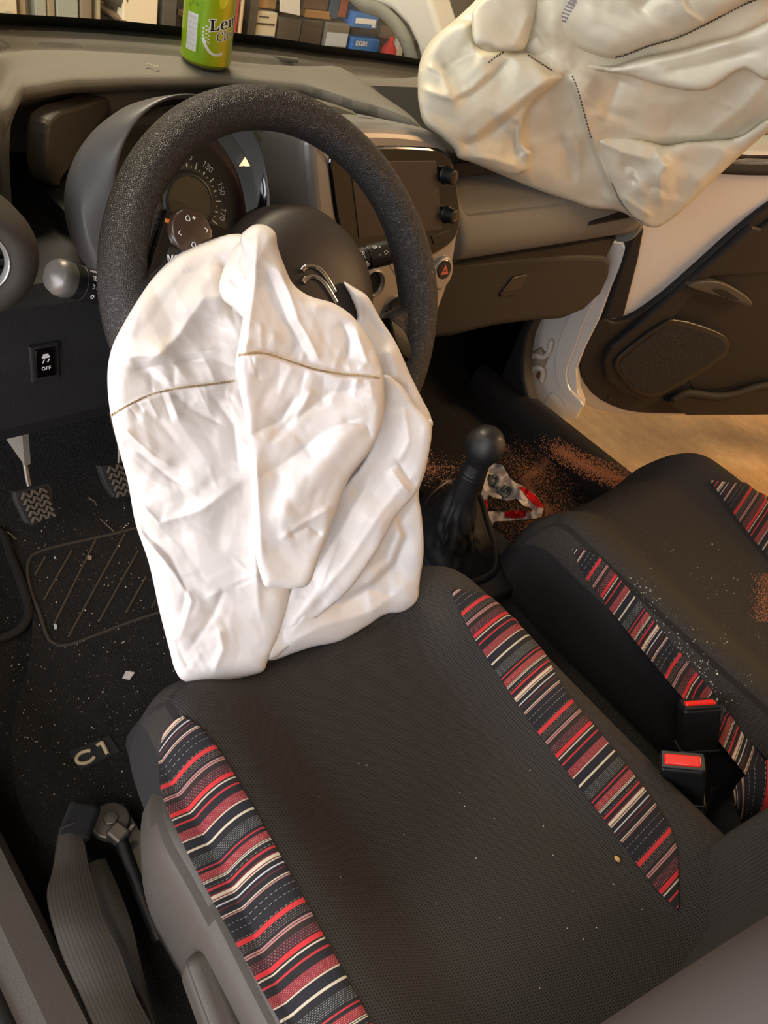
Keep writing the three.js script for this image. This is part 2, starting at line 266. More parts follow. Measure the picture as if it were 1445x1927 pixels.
  stock('white_box', 'small white carton right of the red bottle', 'box', 746, 76, 759, 116, 0xc9c9c4, undefined, 0.2, zf - 0.03);
  { const c = at(776, 100, 'z', zf - 0.06), g = new THREE.TorusGeometry(0.029, 0.0145, 16, 32); g.rotateY(0.5); g.translate(c.x, 0.355 + 0.0437, c.z); single('rubber_roll', 'small black rubber roll standing at the shelf end', 'roll', g, M.rubber); }
  stock('dark_cabinet', 'dark mottled cupboard beyond the passenger airbag', 'cabinet', 846, -260, 1010, 300, 0x4d4a42, 0, 0.4, zf + 0.1);
}

/* ------------------------------------------------------------------ car body shell */
const body = thing('car_body', 'white car body shell with black carpet and open door apertures', 'car body', [0.04, 0.2, 0]);
const extr = (pts, z0, z1) => { const g = new THREE.ExtrudeGeometry(shape2(pts), { depth: z1 - z0, bevelEnabled: false }); g.translate(0, 0, z0); return g; };   // xy profile along z
const zx = (pts, x0, x1) => { const g = new THREE.ExtrudeGeometry(shape2(pts.map(([z, y]) => [-z, y])), { depth: x1 - x0, bevelEnabled: false }); g.rotateY(Math.PI / 2); g.translate(x0, 0, 0); return g; };   // (z,y) profile along x
{
  // floor and toe board
  part(body, 'floor_carpet', boxUV(zx([[1.5, 0.2], [1.5, 0.25], [-0.91, 0.25], [-0.98, 0.29], [-1.03, 0.42], [-1.06, 0.7], [-1.10, 0.7], [-1.1, 0.2]], -0.655, 0.70)), M.carpet, 'black speckled carpet');
  // centre tunnel
  const tun = grid(24, 40, (u, v) => {
    const z = lerp(-0.98, 0.75, v), w = lut(z, [-1, -0.7, -0.3, 0.3], [0.17, 0.16, 0.13, 0.12]), h = lut(z, [-1, -0.75, -0.55, 0.3], [0.52, 0.42, 0.385, 0.37]);
    const a = lerp(-1, 1, u), s = Math.sign(a) * Math.pow(Math.abs(a), 0.8); return V(0.055 + w * s, 0.245 + (h - 0.245) * Math.pow(clamp(1 - Math.pow(Math.abs(a), 3.2)), 0.6), z);
  });
  part(body, 'tunnel_carpet', boxUV(flip(tun)), M.carpet);
  // driver sill: carpet side, grey trim, rubber seal, painted edge
  part(body, 'sill_trim', boxUV(extr([[-0.655, 0.24], [-0.652, 0.325], [-0.66, 0.338], [-0.69, 0.342], [-0.712, 0.336], [-0.714, 0.24]], -0.98, 0.9)), M.trimGrey, 'grey plastic sill trim');
  { const g = tube([V(-0.722, 0.335, 0.9), V(-0.722, 0.335, 0), V(-0.722, 0.335, -0.6), V(-0.724, 0.36, -0.86), V(-0.727, 0.6, -0.93)], 0.011, 60, 10); part(body, 'door_seal', g, M.rubber); }
  part(body, 'door_sill', boxUV(extr([[-0.714, 0.2], [-0.714, 0.322], [-0.75, 0.315], [-0.79, 0.29], [-0.80, 0.2]], -1.0, 0.9)), M.paint, 'white painted door sill');
  // passenger sill
  const sillR = grid(10, 50, (u, v) => { const z = lerp(-0.92, 0.9, v); const pr = [[0.655, 0.25], [0.665, 0.31], [0.69, 0.325], [0.72, 0.32], [0.735, 0.30], [0.738, 0.25]]; const t = u * (pr.length - 1), i = Math.min(pr.length - 2, Math.floor(t)), k = t - i; const off = lut(z, [-0.92, -0.75, -0.6], [0.0, 0.0, 0]); return V(lerp(pr[i][0], pr[i + 1][0], k) + off, lerp(pr[i][1], pr[i + 1][1], k), z); });
  part(body, 'sill_trim', boxUV(sillR), M.doorTrim);
  part(body, 'door_sill', boxUV(extr([[0.735, 0.2], [0.735, 0.275], [0.765, 0.268], [0.795, 0.255], [0.8, 0.2]], -0.9, 0.9)), M.paint, 'white painted door sill');
  // kick panel beside the passenger footwell
  { const kf = new Frame(V(0.69, 0.5, -0.9), V(0, 0, 1), V(0, 1, 0)); part(body, 'kick_panel', boxUV(slab(kf, kf.pts([[1012, 575], [992, 630], [984, 690], [990, 735], [1006, 772], [1040, 806], [1000, 835], [900, 780], [820, 640], [880, 560]]), 0.03, 0.008, 0, 4, [], 3)), M.dashDark, 'dark plastic kick panel');
    part(body, 'footwell_side', boxUV(bx(0.69, 0.70, 0.25, 0.80, -1.1, -0.86)), M.dashDark); }
  // painted door jamb of the passenger side with its check strap hinge
  const jf = new Frame(V(0.762, 0.5, -0.85), V(0.35, 0, 0.94), V(0, 1, 0));
  part(body, 'door_jamb', slab(jf, jf.pts([[1170, 455], [1180, 470], [1150, 540], [1125, 605], [1100, 655], [1084, 695], [1086, 735], [1096, 762], [1084, 788], [1060, 790], [1012, 792], [985, 720], [985, 620], [1010, 560], [1120, 455]]), 0.03, 0.004, 0), M.paint, 'white painted door jamb');
  part(body, 'jamb_rib', slab(jf, jf.pts([[1120, 520], [1135, 520], [1100, 610], [1082, 660], [1068, 700], [1075, 730], [1100, 760], [1092, 768], [1058, 735], [1046, 695], [1052, 640]]), 0.02, 0.004, 0.012, 3), M.paint);
  part(body, 'jamb_plate', slab(jf, jf.pts([[1020, 768], [1034, 740], [1042, 737], [1062, 758], [1064, 764], [1054, 768]]), 0.012, 0.003, 0.006), M.paint);
  part(body, 'hinge_bracket', capTube([[1003, 668], [1010, 665], [1024, 668], [1034, 660], [1040, 640]].map(([x, y]) => jf.w(...jf.pix(x, y), 0.014)), 0.006), M.paint);
  part(body, 'hinge_bracket', capTube([[1004, 693], [1010, 688], [1022, 690], [1025, 700], [1022, 712]].map(([x, y]) => jf.w(...jf.pix(x, y), 0.014)), 0.006), M.paint);
  part(body, 'hinge_arm', slab(jf, jf.pts([[1004, 660], [1020, 652], [1032, 672], [1026, 688], [1006, 690]]), 0.012, 0.003, 0.014), new THREE.MeshStandardMaterial({ color: 0xa79c8a, roughness: 0.6, metalness: 0.3 }), 'dull steel door check');
  { const [a, b] = jf.pix(1017, 704); part(body, 'hinge_bolt', latheOn(jf, [[0.0001, 0.016], [0.006, 0.016], [0.008, 0.012], [0.008, 0.002]], a, b, 16), new THREE.MeshStandardMaterial({ color: 0x8a4f28, roughness: 0.7 }), 'rusty hinge bolt'); }
  // right front wing beyond the windscreen
  const wf = new Frame(V(0.62, 0.8, -1.4), V(0, 0, 1), V(0, 1, 0));
  const wing = wf.pts([[640, -60], [690, 0], [735, 18], [765, 48], [783, 85], [797, 140], [850, 160], [842, 110], [826, 55], [808, 0], [790, -70]]);
  part(body, 'front_wing', slab(wf, wing, 0.06, 0.012, 0, 0, [], 4), M.headliner, 'white front wing');
  part(body, 'wing_seal', tube([[640, -60], [690, 0], [732, 18], [762, 48], [780, 85], [794, 140]].map(([x, y]) => wf.w(...wf.pix(x - 4, y + 6), 0.012)), 0.014, 40, 8), new THREE.MeshStandardMaterial({ color: 0x6c6d62, roughness: 0.7 }), 'grey green rubber strip');
  // pillars, roof, rear
  part(body, 'windscreen_pillar', tube([V(0.56, 0.86, -1.22), V(0.60, 1.08, -0.86), V(0.58, 1.3, -0.55), V(0.54, 1.4, -0.42)], 0.035, 30, 10), M.headliner);
  part(body, 'windscreen_pillar', tube([V(-0.66, 0.9, -1.05), V(-0.62, 1.1, -0.84), V(-0.56, 1.3, -0.58), V(-0.5, 1.4, -0.44)], 0.035, 30, 10), M.headliner);
  part(body, 'roof', boxUV(grid(20, 24, (u, v) => { const a = lerp(-1, 1, u), z = lerp(-0.44, 1.5, v); return V(0.02 + a * 0.56, 1.455 - 0.05 * a * a - 0.05 * Math.pow(Math.abs(v - 0.45) * 1.6, 2), z); })), M.headliner);
  part(body, 'centre_pillar', boxUV(bx(0.70, 0.76, 0.25, 1.38, 0.42, 0.56)), M.trimGrey);
  part(body, 'centre_pillar', boxUV(bx(-0.74, -0.68, 0.25, 1.38, 0.46, 0.62)), M.trimGrey);
  part(body, 'rear_panel', boxUV(bx(-0.70, 0.78, 0.2, 0.95, 1.45, 1.5)), M.dashDark);
  // bulkhead behind the dashboard
  part(body, 'bulkhead', boxUV(bx(-0.7, 0.76, 0.45, 0.86, -1.12, -1.08)), M.black);
}
// line of the windscreen base as seen, with its real sideways positions
const WB = [[-220, 30, -0.62], [-90, 38, -0.46], [0, 45, -0.37], [200, 56, -0.235], [486, 85, -0.015], [600, 101, 0.12], [700, 112, 0.28], [790, 126, 0.5], [800, 130, 0.6]].map(([px, py, x]) => at(px, py, 'x', x));
const wbCurve = new THREE.CatmullRomCurve3(WB, false, 'centripetal');
{
  const t = thing('windscreen', 'clear car windscreen with a black lower edge band', 'windscreen', [0.04, 0.93, -1.05]);
  const glassF = (u, v) => { const b = wbCurve.getPoint(u), top = V(lerp(-0.5, 0.54, u), 1.41, -0.44 - 0.1 * Math.sin(Math.PI * u)); const p = b.lerp(top, v); p.y += 0.02 * Math.sin(Math.PI * v); return p; };
  part(t, 'glass', grid(40, 20, glassF), M.glass);
  part(t, 'edge_band', grid(60, 4, (u, v) => { const p = glassF(u, v * 0.032); p.z += 0.003; return p; }), M.black, 'black band along the glass');
  part(t, 'gasket', tube(WB.map((p) => V(p.x, p.y - 0.002, p.z + 0.012)), 0.006, 60, 8), M.black);
}
/* ------------------------------------------------------------------ dashboard */
const dashT = thing('dashboard', 'dark grey plastic dashboard with glovebox and driver recess', 'dashboard', [0.04, 0.55, -0.85]);
{
  const wbx = (x) => { let lo = 0, hi = 1; for (let i = 0; i < 24; i++) { const m = (lo + hi) / 2; if (wbCurve.getPoint(m).x < x) lo = m; else hi = m; } return wbCurve.getPoint((lo + hi) / 2); };
  const zE = (x) => lut(x, [-0.62, -0.475, -0.445, -0.40, -0.33, -0.24, -0.12, -0.01, 0.05, 0.1, 0.15], [-0.74, -0.772, -0.812, -0.875, -0.900, -0.914, -0.925, -0.910, -0.850, -0.79, -0.75]);
  const prof = (x) => {
    const w = wbx(x), e = zE(x), yt = 0.949;
    const A = [[w.y + 0.004, w.z - 0.012], [w.y - 0.003, w.z + 0.03], [w.y - 0.014, w.z + 0.045], [lerp(w.y, yt, 0.7), w.z + 0.06], [yt, lerp(w.z, e, 0.7)], [yt - 0.002, e - 0.018], [yt - 0.005, e - 0.004], [yt - 0.011, e], [yt - 0.02, e - 0.008], [0.92, e - 0.03], [0.915, -0.972]];
    const L = [A[0], A[1], A[2], A[3], A[4], A[5], [yt - 0.01, e - 0.008], [yt - 0.03, e], [0.86, e + 0.004], [0.76, e + 0.01], [0.64, e - 0.01]];
    const P = [A[0], A[1], A[2], [lerp(w.y, 0.92, 0.6), w.z + 0.08], [0.905, -0.90], [0.885, -0.79], [0.858, -0.735], [0.84, -0.708], [0.80, -0.694], [0.767, -0.712], [0.756, -0.77]];
    const kl = 1 - sstep(-0.458, -0.436, x), kp = sstep(0.09, 0.17, x);
    return A.map((a, i) => [lerp(lerp(a[0], P[i][0], kp), L[i][0], kl), lerp(lerp(a[1], P[i][1], kp), L[i][1], kl)]);
  };
  const pf = []; const NX = 150; for (let i = 0; i <= NX; i++) { const x = lerp(-0.66, 0.715, i / NX); pf.push(new THREE.CatmullRomCurve3(prof(x).map(([y, z]) => V(x, y, z)), false, 'centripetal')); }
  const NV = 70; const top = grid(NX, NV, (u, v) => { const p = pf[Math.round(u * NX)].getPoint(v); const x = p.x; const r = sstep(0.66, 0.715, x); p.y -= r * r * 0.03; p.z -= r * r * 0.03 * sstep(0.4, 0.8, v); return p; });
  part(dashT, 'dash_top', boxUV(top), M.dash, 'grey grained dash top');
  // end cap on the passenger side
  { const c = pf[NX]; const pts = c.getPoints(40).map((p) => [-(p.z - 0.03 * 0.5), p.y - 0.03]); const g = new THREE.ExtrudeGeometry(shape2(pts), { depth: 0.01, bevelEnabled: false }); g.rotateY(Math.PI / 2); g.translate(0.703, 0, 0); part(dashT, 'end_cap', g, M.dash); }
  // defroster slot along the glass
  part(dashT, 'defroster_slot', tube([[140, 66], [160, 74], [250, 80], [330, 86], [430, 97], [560, 112]].map(([x, y], i) => onSurf(x, y + 2, () => 0.951, 0.951)), 0.0035, 50, 6), M.dash);
  // recess behind the wheel
  part(dashT, 'recess', boxUV(merge([bx(-0.44, 0.12, 0.5, 0.925, -0.985, -0.965), bx(-0.46, -0.452, 0.5, 0.90, -0.97, -0.80)])), M.dash, 'hollow under the brow');
  { const f = new Frame(V(-0.41, 0.9, -0.835), V(0.75, 0, -0.66), V(0, 1, 0)); part(dashT, 'recess_panel', slab(f, f.pts([[92, 235], [112, 212], [150, 200], [205, 186], [225, 210], [150, 300], [116, 340], [115, 350], [98, 348], [90, 325]]), 0.02, 0.004, 0, 4), M.trimGrey, 'smooth grey panel in the recess'); }
  // inner wall between recess and centre stack
  { const f = new Frame(V(-0.2, 0.9, -0.80), V(1, 0, 0), V(0, 0.98, -0.2)); part(dashT, 'centre_cowl', slab(f, f.pts([[470, 215], [530, 190], [600, 190], [700, 240], [700, 520], [600, 560], [540, 480], [525, 330]]), 0.10, 0.01, 0, 3), M.dash, 'grey cowl beside the instruments');
    for (const [a, b] of [[[540, 236], [572, 250]], [[556, 226], [590, 238]]]) part(dashT, 'air_slot', (() => { const p = f.pix(...a), q = f.pix(...b); return tube([f.w(...p, 0.001), f.w(...q, 0.001)], 0.005, 8, 6); })(), M.black); }
  for (let k = 0; k < 4; k++) part(dashT, 'air_slot', tube([[655 + k * 5, 224 + k * 3.2], [690 + k * 4, 223 + k * 3.4], [725 + k * 3, 231 + k * 1.6]].map(([x, y]) => onSurf(x, y, () => 0.952 - k * 0.001, 0.952)), 0.0012, 12, 5), M.black);
  // knee panel on the left of the column
  part(dashT, 'knee_panel', boxUV(zx([[-0.715, 0.815], [-0.698, 0.80], [-0.69, 0.74], [-0.692, 0.66], [-0.705, 0.635], [-0.76, 0.62], [-0.98, 0.6], [-0.98, 0.82]], -0.66, -0.392)), M.knee, 'dark blue black knee panel');
  part(dashT, 'lower_panel', boxUV(zx([[-0.735, 0.84], [-0.725, 0.78], [-0.72, 0.66], [-0.74, 0.625], [-0.98, 0.6], [-0.98, 0.84]], -0.392, -0.16)), M.knee);
  // traction control switch
  { const f = new Frame(V(-0.45, 0.7, -0.6895), V(1, 0, 0), V(0, 1, 0));
    const c = f.pix(84, 680), w = 0.022, h = 0.036; const rr = (w, h, x = c[0], y = c[1]) => [[x - w / 2, y - h / 2], [x + w / 2, y - h / 2], [x + w / 2, y + h / 2], [x - w / 2, y + h / 2]];
    const sw = part(dashT, 'traction_switch', slab(f, rr(w, h), 0.01, 0.0015, 0.0035), M.gloss, 'black switch with a skidding car symbol and OFF');
    part(sw, 'lettering', merge([textOn(f, 'OFF', 0.0042, c[0], c[1] - 0.006, 0, 0.0037), slab(f, rr(0.008, 0.0025, c[0], c[1] + 0.008), 0.0004, 0, 0.0041), slab(f, rr(0.0055, 0.0022, c[0], c[1] + 0.0105), 0.0004, 0, 0.0041), slab(f, [[c[0] - 0.004, c[1] + 0.001], [c[0] - 0.002, c[1] + 0.005], [c[0] - 0.001, c[1] + 0.005], [c[0] - 0.003, c[1] + 0.001]], 0.0004, 0, 0.0041), slab(f, [[c[0] + 0.001, c[1] + 0.001], [c[0] + 0.003, c[1] + 0.005], [c[0] + 0.004, c[1] + 0.005], [c[0] + 0.002, c[1] + 0.001]], 0.0004, 0, 0.0041)]), M.white, 'white symbol');
    part(dashT, 'switch_frame', slab(f, rr(w + 0.008, h + 0.008, c[0], c[1] - 0.001), 0.01, 0.002, 0.002, 0, [rr(w + 0.001, h + 0.001)]), M.knee); }
  // glovebox
  { const f = new Frame(V(0.4, 0.65, -0.725), V(1, 0, 0.0), V(0, 0.985, -0.17));
    const gb = part(dashT, 'glovebox_door', boxUV(slab(f, f.pts([[850, 490], [900, 487], [1000, 480], [1100, 478], [1140, 480], [1152, 492], [1148, 520], [1132, 555], [1100, 585], [1060, 602], [1000, 606], [930, 616], [850, 636], [800, 640], [800, 560]]), 0.09, 0.012, 0, 0, [], 4)), M.dashDark, 'dark brown grey glovebox door');
    part(gb, 'latch', slab(f, f.pts([[968, 519], [988, 515], [992, 518], [974, 551], [966, 556], [940, 557], [938, 552], [962, 522]]), 0.008, 0.002, 0.003), M.satin, 'recessed black latch');
    part(gb, 'latch_pocket', slab(f, f.pts([[944, 545], [976, 543], [970, 554], [940, 557]]), 0.003, 0.0005, 0.0036), M.dashDark);
    part(dashT, 'under_tray', boxUV(zx([[-0.78, 0.76], [-0.74, 0.74], [-0.745, 0.60], [-0.80, 0.55], [-0.95, 0.56], [-0.95, 0.76]], 0.12, 0.69)), M.dashDark); }
  // airbag opening in the passenger side of the dash top: dark tray with raised lid edge
  { const f = new Frame(V(0.42, 0.912, -0.84), V(1, 0, 0), V(0, 0.2, -0.98)); part(dashT, 'airbag_tray', slab(f, [[-0.30, -0.10], [0.27, -0.10], [0.27, 0.09], [-0.30, 0.09]], 0.02, 0.004, 0.014), M.dashDark, 'torn black airbag tray'); part(dashT, 'airbag_lid', slab(new Frame(at(1150, 400, 'z', -0.70), V(1, 0, 0.1), V(0, 0.6, -0.8)), [[-0.07, -0.02], [0.05, -0.01], [0.05, 0.03], [-0.05, 0.03]], 0.006, 0.002), M.dashDark, 'lid edge lifted under the airbag'); }
}
{ // round vent at the left end
  const f = new Frame(at(-50, 486, 'z', -0.66), V(0.96, 0, 0.28), V(0.05, 0.98, -0.2));
  const t = thing('air_vent', 'rounded grey air vent pod at the left end of the dashboard', 'vent', f.o.toArray());
  part(t, 'pod', latheOn(f, [[0.026, 0.006], [0.031, 0.011], [0.040, 0.010], [0.050, 0.002], [0.0545, -0.018], [0.051, -0.055], [0.036, -0.085]], 0, 0, 40), M.trimGrey);
  part(t, 'ring', latheOn(f, [[0.024, 0.002], [0.0265, 0.008], [0.029, 0.009], [0.029, 0.0]], 0, 0, 40), M.silver, 'silver ring');
  for (let k = -2; k <= 2; k++) part(t, 'louvre', onFrame(rbox(2 * Math.sqrt(0.025 ** 2 - (k * 0.009) ** 2), 0.0015, 0.012, 0.0005, 0, k * 0.009, -0.004), f), M.satin);
}
/* ------------------------------------------------------------------ instrument cluster */
{
  const f = new Frame(at(366, 368, 'z', -0.685), V(1, 0, 0), V(0, Math.cos(0.42), -Math.sin(0.42)));
  const t = thing('instrument_cluster', 'round instrument pod with black dial behind the steering wheel', 'instruments', f.o.toArray());
  const RAD = 0.088;
  part(t, 'housing', grid(72, 16, (u, v) => { // shell that flares out to a visor at its upper half
    const a = u * Math.PI * 2, up = sstep(-0.1, 0.8, Math.sin(a - 0.2)); const tab = [[RAD, 0.0, 0], [RAD + 0.002, 0.004 + 0.014 * up, 0], [RAD + 0.005, 0.004 + 0.014 * up, 0.1], [RAD + 0.011, -0.002 + 0.006 * up, 0.6], [RAD + 0.014, -0.008, 1], [RAD + 0.010, -0.03, 1.25], [RAD - 0.004, -0.07, 1.3], [RAD - 0.03, -0.13, 1]];
    const k = v * (tab.length - 1), i = Math.min(tab.length - 2, Math.floor(k)), q = k - i; const r = lerp(tab[i][0], tab[i + 1][0], q), z = lerp(tab[i][1], tab[i + 1][1], q), o = lerp(tab[i][2], tab[i + 1][2], q); return f.w(Math.cos(a) * r - 0.021 * o, Math.sin(a) * r - 0.014 * o, z); }), new THREE.MeshStandardMaterial({ color: 0x5c5d60, roughness: 0.4 }), 'grey blue plastic shell');
  part(t, 'inner_ring', latheOn(f, [[RAD, 0.002], [RAD - 0.004, -0.004], [RAD - 0.010, -0.022]], 0, 0, 64), M.gloss);
  // printed dial
  const sc = f.pix(374, 380), RD = RAD - 0.009; const angOf = (x, y) => { const a = f.pix(x, y); return -Math.atan2(a[1] - sc[1], a[0] - sc[0]); };
  const t130 = angOf(410, 316), t170 = angOf(448, 407), perKm = (t170 - t130) / 40;
  const dialTex = canvasTex(1024, 1024, (x, W) => {
    x.fillStyle = '#07070a'; x.fillRect(0, 0, W, W); const px = W / (2 * RD);
    x.save(); x.translate(W / 2 + sc[0] * px, W / 2 - sc[1] * px); x.fillStyle = '#101017'; x.beginPath(); x.arc(0, 0, 0.052 * px, 0, 7); x.fill();
    x.strokeStyle = '#2a0d14'; x.lineWidth = 0.014 * px; x.beginPath(); x.arc(0, 0, 0.066 * px, t130 - 0.2, t170); x.stroke();
    x.strokeStyle = x.fillStyle = '#d4d6da'; x.textAlign = 'center'; x.textBaseline = 'middle';
    for (let s = 0; s <= 180; s += 5) { const th = t130 + (s - 130) * perKm, num = (s - 10) % 20 === 0, ten = s % 10 === 0; const r0 = (num ? 0.0335 : ten ? 0.0335 : 0.0335) * px, r1 = (ten && !num ? 0.0405 : num ? 0.037 : 0.0355) * px; x.lineWidth = num ? 11 : ten ? 8 : 5; x.beginPath(); x.moveTo(Math.cos(th) * r0, Math.sin(th) * r0); x.lineTo(Math.cos(th) * r1, Math.sin(th) * r1); x.stroke();
      if (num) { x.save(); x.rotate(th); x.translate(0.0435 * px, 0); x.rotate(Math.PI / 2); x.font = '54px sans-serif'; x.fillText(String(s), 0, 0); x.restore(); } }
    x.restore();
  });
  const dg = new THREE.CircleGeometry(RAD - 0.009, 64); dg.translate(0, 0, -0.022); dg.applyMatrix4(f.m);
  part(t, 'dial', dg, new THREE.MeshPhysicalMaterial({ map: dialTex, roughness: 0.3, clearcoat: 1, clearcoatRoughness: 0.08 }), 'black dial with white speed figures');
  part(t, 'display_ring', latheOn(f, [[0.0245, -0.018], [0.026, -0.0165], [0.0305, -0.0195], [0.031, -0.022]], sc[0], sc[1], 48), M.satin);
  part(t, 'display', latheOn(f, [[0.0001, -0.0178], [0.0245, -0.018]], sc[0], sc[1], 40), new THREE.MeshPhysicalMaterial({ color: 0x4a3e2a, roughness: 0.25, clearcoat: 1 }), 'dark brown round display');
  part(t, 'cover_glass', latheOn(f, [[0.0001, 0.0], [0.05, -0.0015], [RAD - 0.002, -0.006]], 0, 0, 48), M.glass);
}
/* ------------------------------------------------------------------ steering column and stalks */
const WC = V(-0.303, 0.888, -0.516), WT = 35.4 * Math.PI / 180;
const wf0 = new Frame(WC, V(1, 0, 0), V(0, Math.cos(WT), -Math.sin(WT)));
{
  const t = thing('steering_column', 'dark plastic steering column shroud behind the wheel', 'column', wf0.w(0, 0, -0.12).toArray());
  part(t, 'shroud', boxUV(onFrame(rbox(0.15, 0.125, 0.20, 0.03, 0, -0.035, -0.155, 4), wf0)), M.knee);
  part(t, 'collar', latheOn(wf0, [[0.03, -0.02], [0.045, -0.03], [0.06, -0.06]], 0, 0, 30), M.black);
  part(t, 'lower_cover', boxUV(onFrame(rbox(0.19, 0.10, 0.16, 0.03, -0.0, -0.11, -0.20, 4), wf0)), M.knee);
}
const icon = (fr, list) => merge(list.map((l) => { const g = new THREE.TubeGeometry(new THREE.CatmullRomCurve3(l.map(([a, b]) => fr.w(a, b, 0.0002))), 8, 0.00035, 4); return g; }));
{ // light stalk
  const a = at(250, 562, 'z', -0.60), b = at(112, 522, 'z', -0.60), d = b.clone().sub(a).normalize();
  const f = new Frame(a, V(0, 1, 0).cross(d).normalize(), V(0, 1, 0)); // not axis aligned: build along local n = d
  const ax = new Frame(a, new THREE.Vector3().crossVectors(V(0, 1, 0), d), new THREE.Vector3().crossVectors(d, new THREE.Vector3().crossVectors(V(0, 1, 0), d)));
  const L = b.distanceTo(a);
  const t = thing('light_stalk', 'black headlight stalk with silver rounded tip left of the wheel', 'stalk', a.toArray());
  const sgn = ax.n.dot(d) > 0 ? 1 : -1;
  const pr = (l) => l.map(([r, z]) => [r, z * sgn]);
  part(t, 'arm', latheOn(ax, pr([[0.006, -0.02], [0.008, 0.0], [0.0135, L * 0.30], [0.0150, L * 0.56]]), 0, 0, 32), M.satin);
  part(t, 'ring', latheOn(ax, pr([[0.0150, L * 0.56], [0.0156, L * 0.57], [0.0156, L * 0.75], [0.0150, L * 0.76]]), 0, 0, 32), M.satin, 'rotary ring with light symbols');
  part(t, 'arm', latheOn(ax, pr([[0.0150, L * 0.76], [0.0152, L * 0.8], [0.0154, L * 0.88]]), 0, 0, 32), M.satin);
  part(t, 'tip', latheOn(ax, pr([[0.0154, L * 0.88], [0.0163, L * 0.95], [0.0160, L * 1.02], [0.0125, L * 1.10], [0.0001, L * 1.13]]), 0, 0, 36), new THREE.MeshStandardMaterial({ color: 0x6f6d6a, roughness: 0.36, metalness: 0.4 }), 'silver grey tip');
  // symbols printed on the side that faces the seat
  const mid = a.clone().addScaledVector(d, L * 0.665), toCam = CAM.clone().sub(mid); toCam.addScaledVector(d, -toCam.dot(d)).normalize();
  const up = new THREE.Vector3().crossVectors(toCam, d.clone().negate()).normalize(); if (up.y < 0) up.negate();
  const marks = []; [['AUTO', 0.95, 0.0026], ['D', 0.5, 0.005], ['x', 0.02, 0.0055], ['0', -0.55, 0.0042]].forEach(([s, ang, sz]) => {
    const n = toCam.clone().multiplyScalar(Math.cos(ang)).addScaledVector(up, Math.sin(ang)); const fr = new Frame(mid.clone().addScaledVector(n, 0.0157), d.clone().negate(), new THREE.Vector3().crossVectors(n, d.clone().negate()));
    if (s === 'D') { marks.push(icon(fr, [[[-0.0005, 0.002], [0.002, 0.0012], [0.002, -0.0012], [-0.0005, -0.002], [-0.0005, 0.002]], [[-0.003, 0.0016], [-0.0014, 0.0016]], [[-0.003, 0], [-0.0014, 0]], [[-0.003, -0.0016], [-0.0014, -0.0016]]])); }
    else if (s === 'x') marks.push(icon(fr, [[[-0.003, 0.002], [-0.001, 0.001]], [[-0.003, 0], [-0.001, 0]], [[-0.003, -0.002], [-0.001, -0.001]], [[0.003, 0.002], [0.001, 0.001]], [[0.003, 0], [0.001, 0]], [[0.003, -0.002], [0.001, -0.001]]]));
    else marks.push(textOn(fr, s, sz, 0, 0, 0, 0.0001));
  });
  part(t, 'symbols', merge(marks), M.white, 'white light symbols');
}
{ // wiper stalk
  const a = at(575, 513, 'z', -0.615), b = at(734, 474, 'z', -0.60), d = b.clone().sub(a).normalize(), L = b.distanceTo(a);
  const ax = new Frame(a, new THREE.Vector3().crossVectors(V(0, 1, 0), d), new THREE.Vector3().crossVectors(d, new THREE.Vector3().crossVectors(V(0, 1, 0), d)));
  const sgn = ax.n.dot(d) > 0 ? 1 : -1, pr = (l) => l.map(([r, z]) => [r, z * sgn]);
  const t = thing('wiper_stalk', 'black wiper stalk with white symbols right of the wheel hub', 'stalk', a.toArray());
  part(t, 'arm', latheOn(ax, pr([[0.006, -0.03], [0.009, 0.0], [0.0115, L * 0.2], [0.0132, L * 0.62], [0.0134, L * 0.69]]), 0, 0, 32), M.satin);
  part(t, 'end_ring', latheOn(ax, pr([[0.0134, L * 0.70], [0.014, L * 0.71], [0.0142, L * 0.95], [0.0128, L], [0.0001, L * 1.005]]), 0, 0, 32), M.satin, 'rotary end of the stalk');
  const mk = []; const put = (s, ang, draw) => { const mid = a.clone().addScaledVector(d, L * s), tc = CAM.clone().sub(mid); tc.addScaledVector(d, -tc.dot(d)).normalize(); const up = new THREE.Vector3().crossVectors(tc, d).normalize(); if (up.y < 0) up.negate(); const n = tc.clone().multiplyScalar(Math.cos(ang)).addScaledVector(up, Math.sin(ang)); const r = lut(s, [0.2, 0.62, 0.75, 0.95], [0.0115, 0.0132, 0.0141, 0.0143]); const fr = new Frame(mid.addScaledVector(n, r), d, new THREE.Vector3().crossVectors(n, d)); mk.push(icon(fr, draw)); };
  const fan = [[[-0.002, -0.0018], [-0.0025, 0.001], [0, 0.0022], [0.0025, 0.001], [0.0012, -0.0018], [-0.002, -0.0018]], [[-0.0005, -0.001], [0.001, 0.0014]]];
  const tri = [[[-0.001, -0.0008], [0, 0.001], [0.001, -0.0008], [-0.001, -0.0008]]], dot = [[[-0.001, 0], [0, 0.001], [0.001, 0], [0, -0.001], [-0.001, 0]]];
  put(0.42, 0.62, fan); put(0.34, 0.30, tri); put(0.35, 0.02, dot); put(0.37, -0.22, fan); put(0.38, -0.5, tri); put(0.39, -0.75, tri);
  put(0.62, 0.48, fan); put(0.63, 0.1, [[[0, -0.0016], [0, 0.0016]]]); put(0.64, -0.35, dot); put(0.65, -0.62, fan); put(0.78, 0.7, fan); put(0.83, 0.62, tri); put(0.80, -0.05, [[[-0.001, 0], [0.001, 0]]]); put(0.88, 0.0, [[[-0.0022, -0.0018], [-0.0022, 0.0018], [0.0018, 0.0018], [0.0024, -0.0004], [-0.0005, -0.0006], [-0.0014, -0.002]]]);
  part(t, 'symbols', merge(mk), M.white, 'white wiper symbols');
}
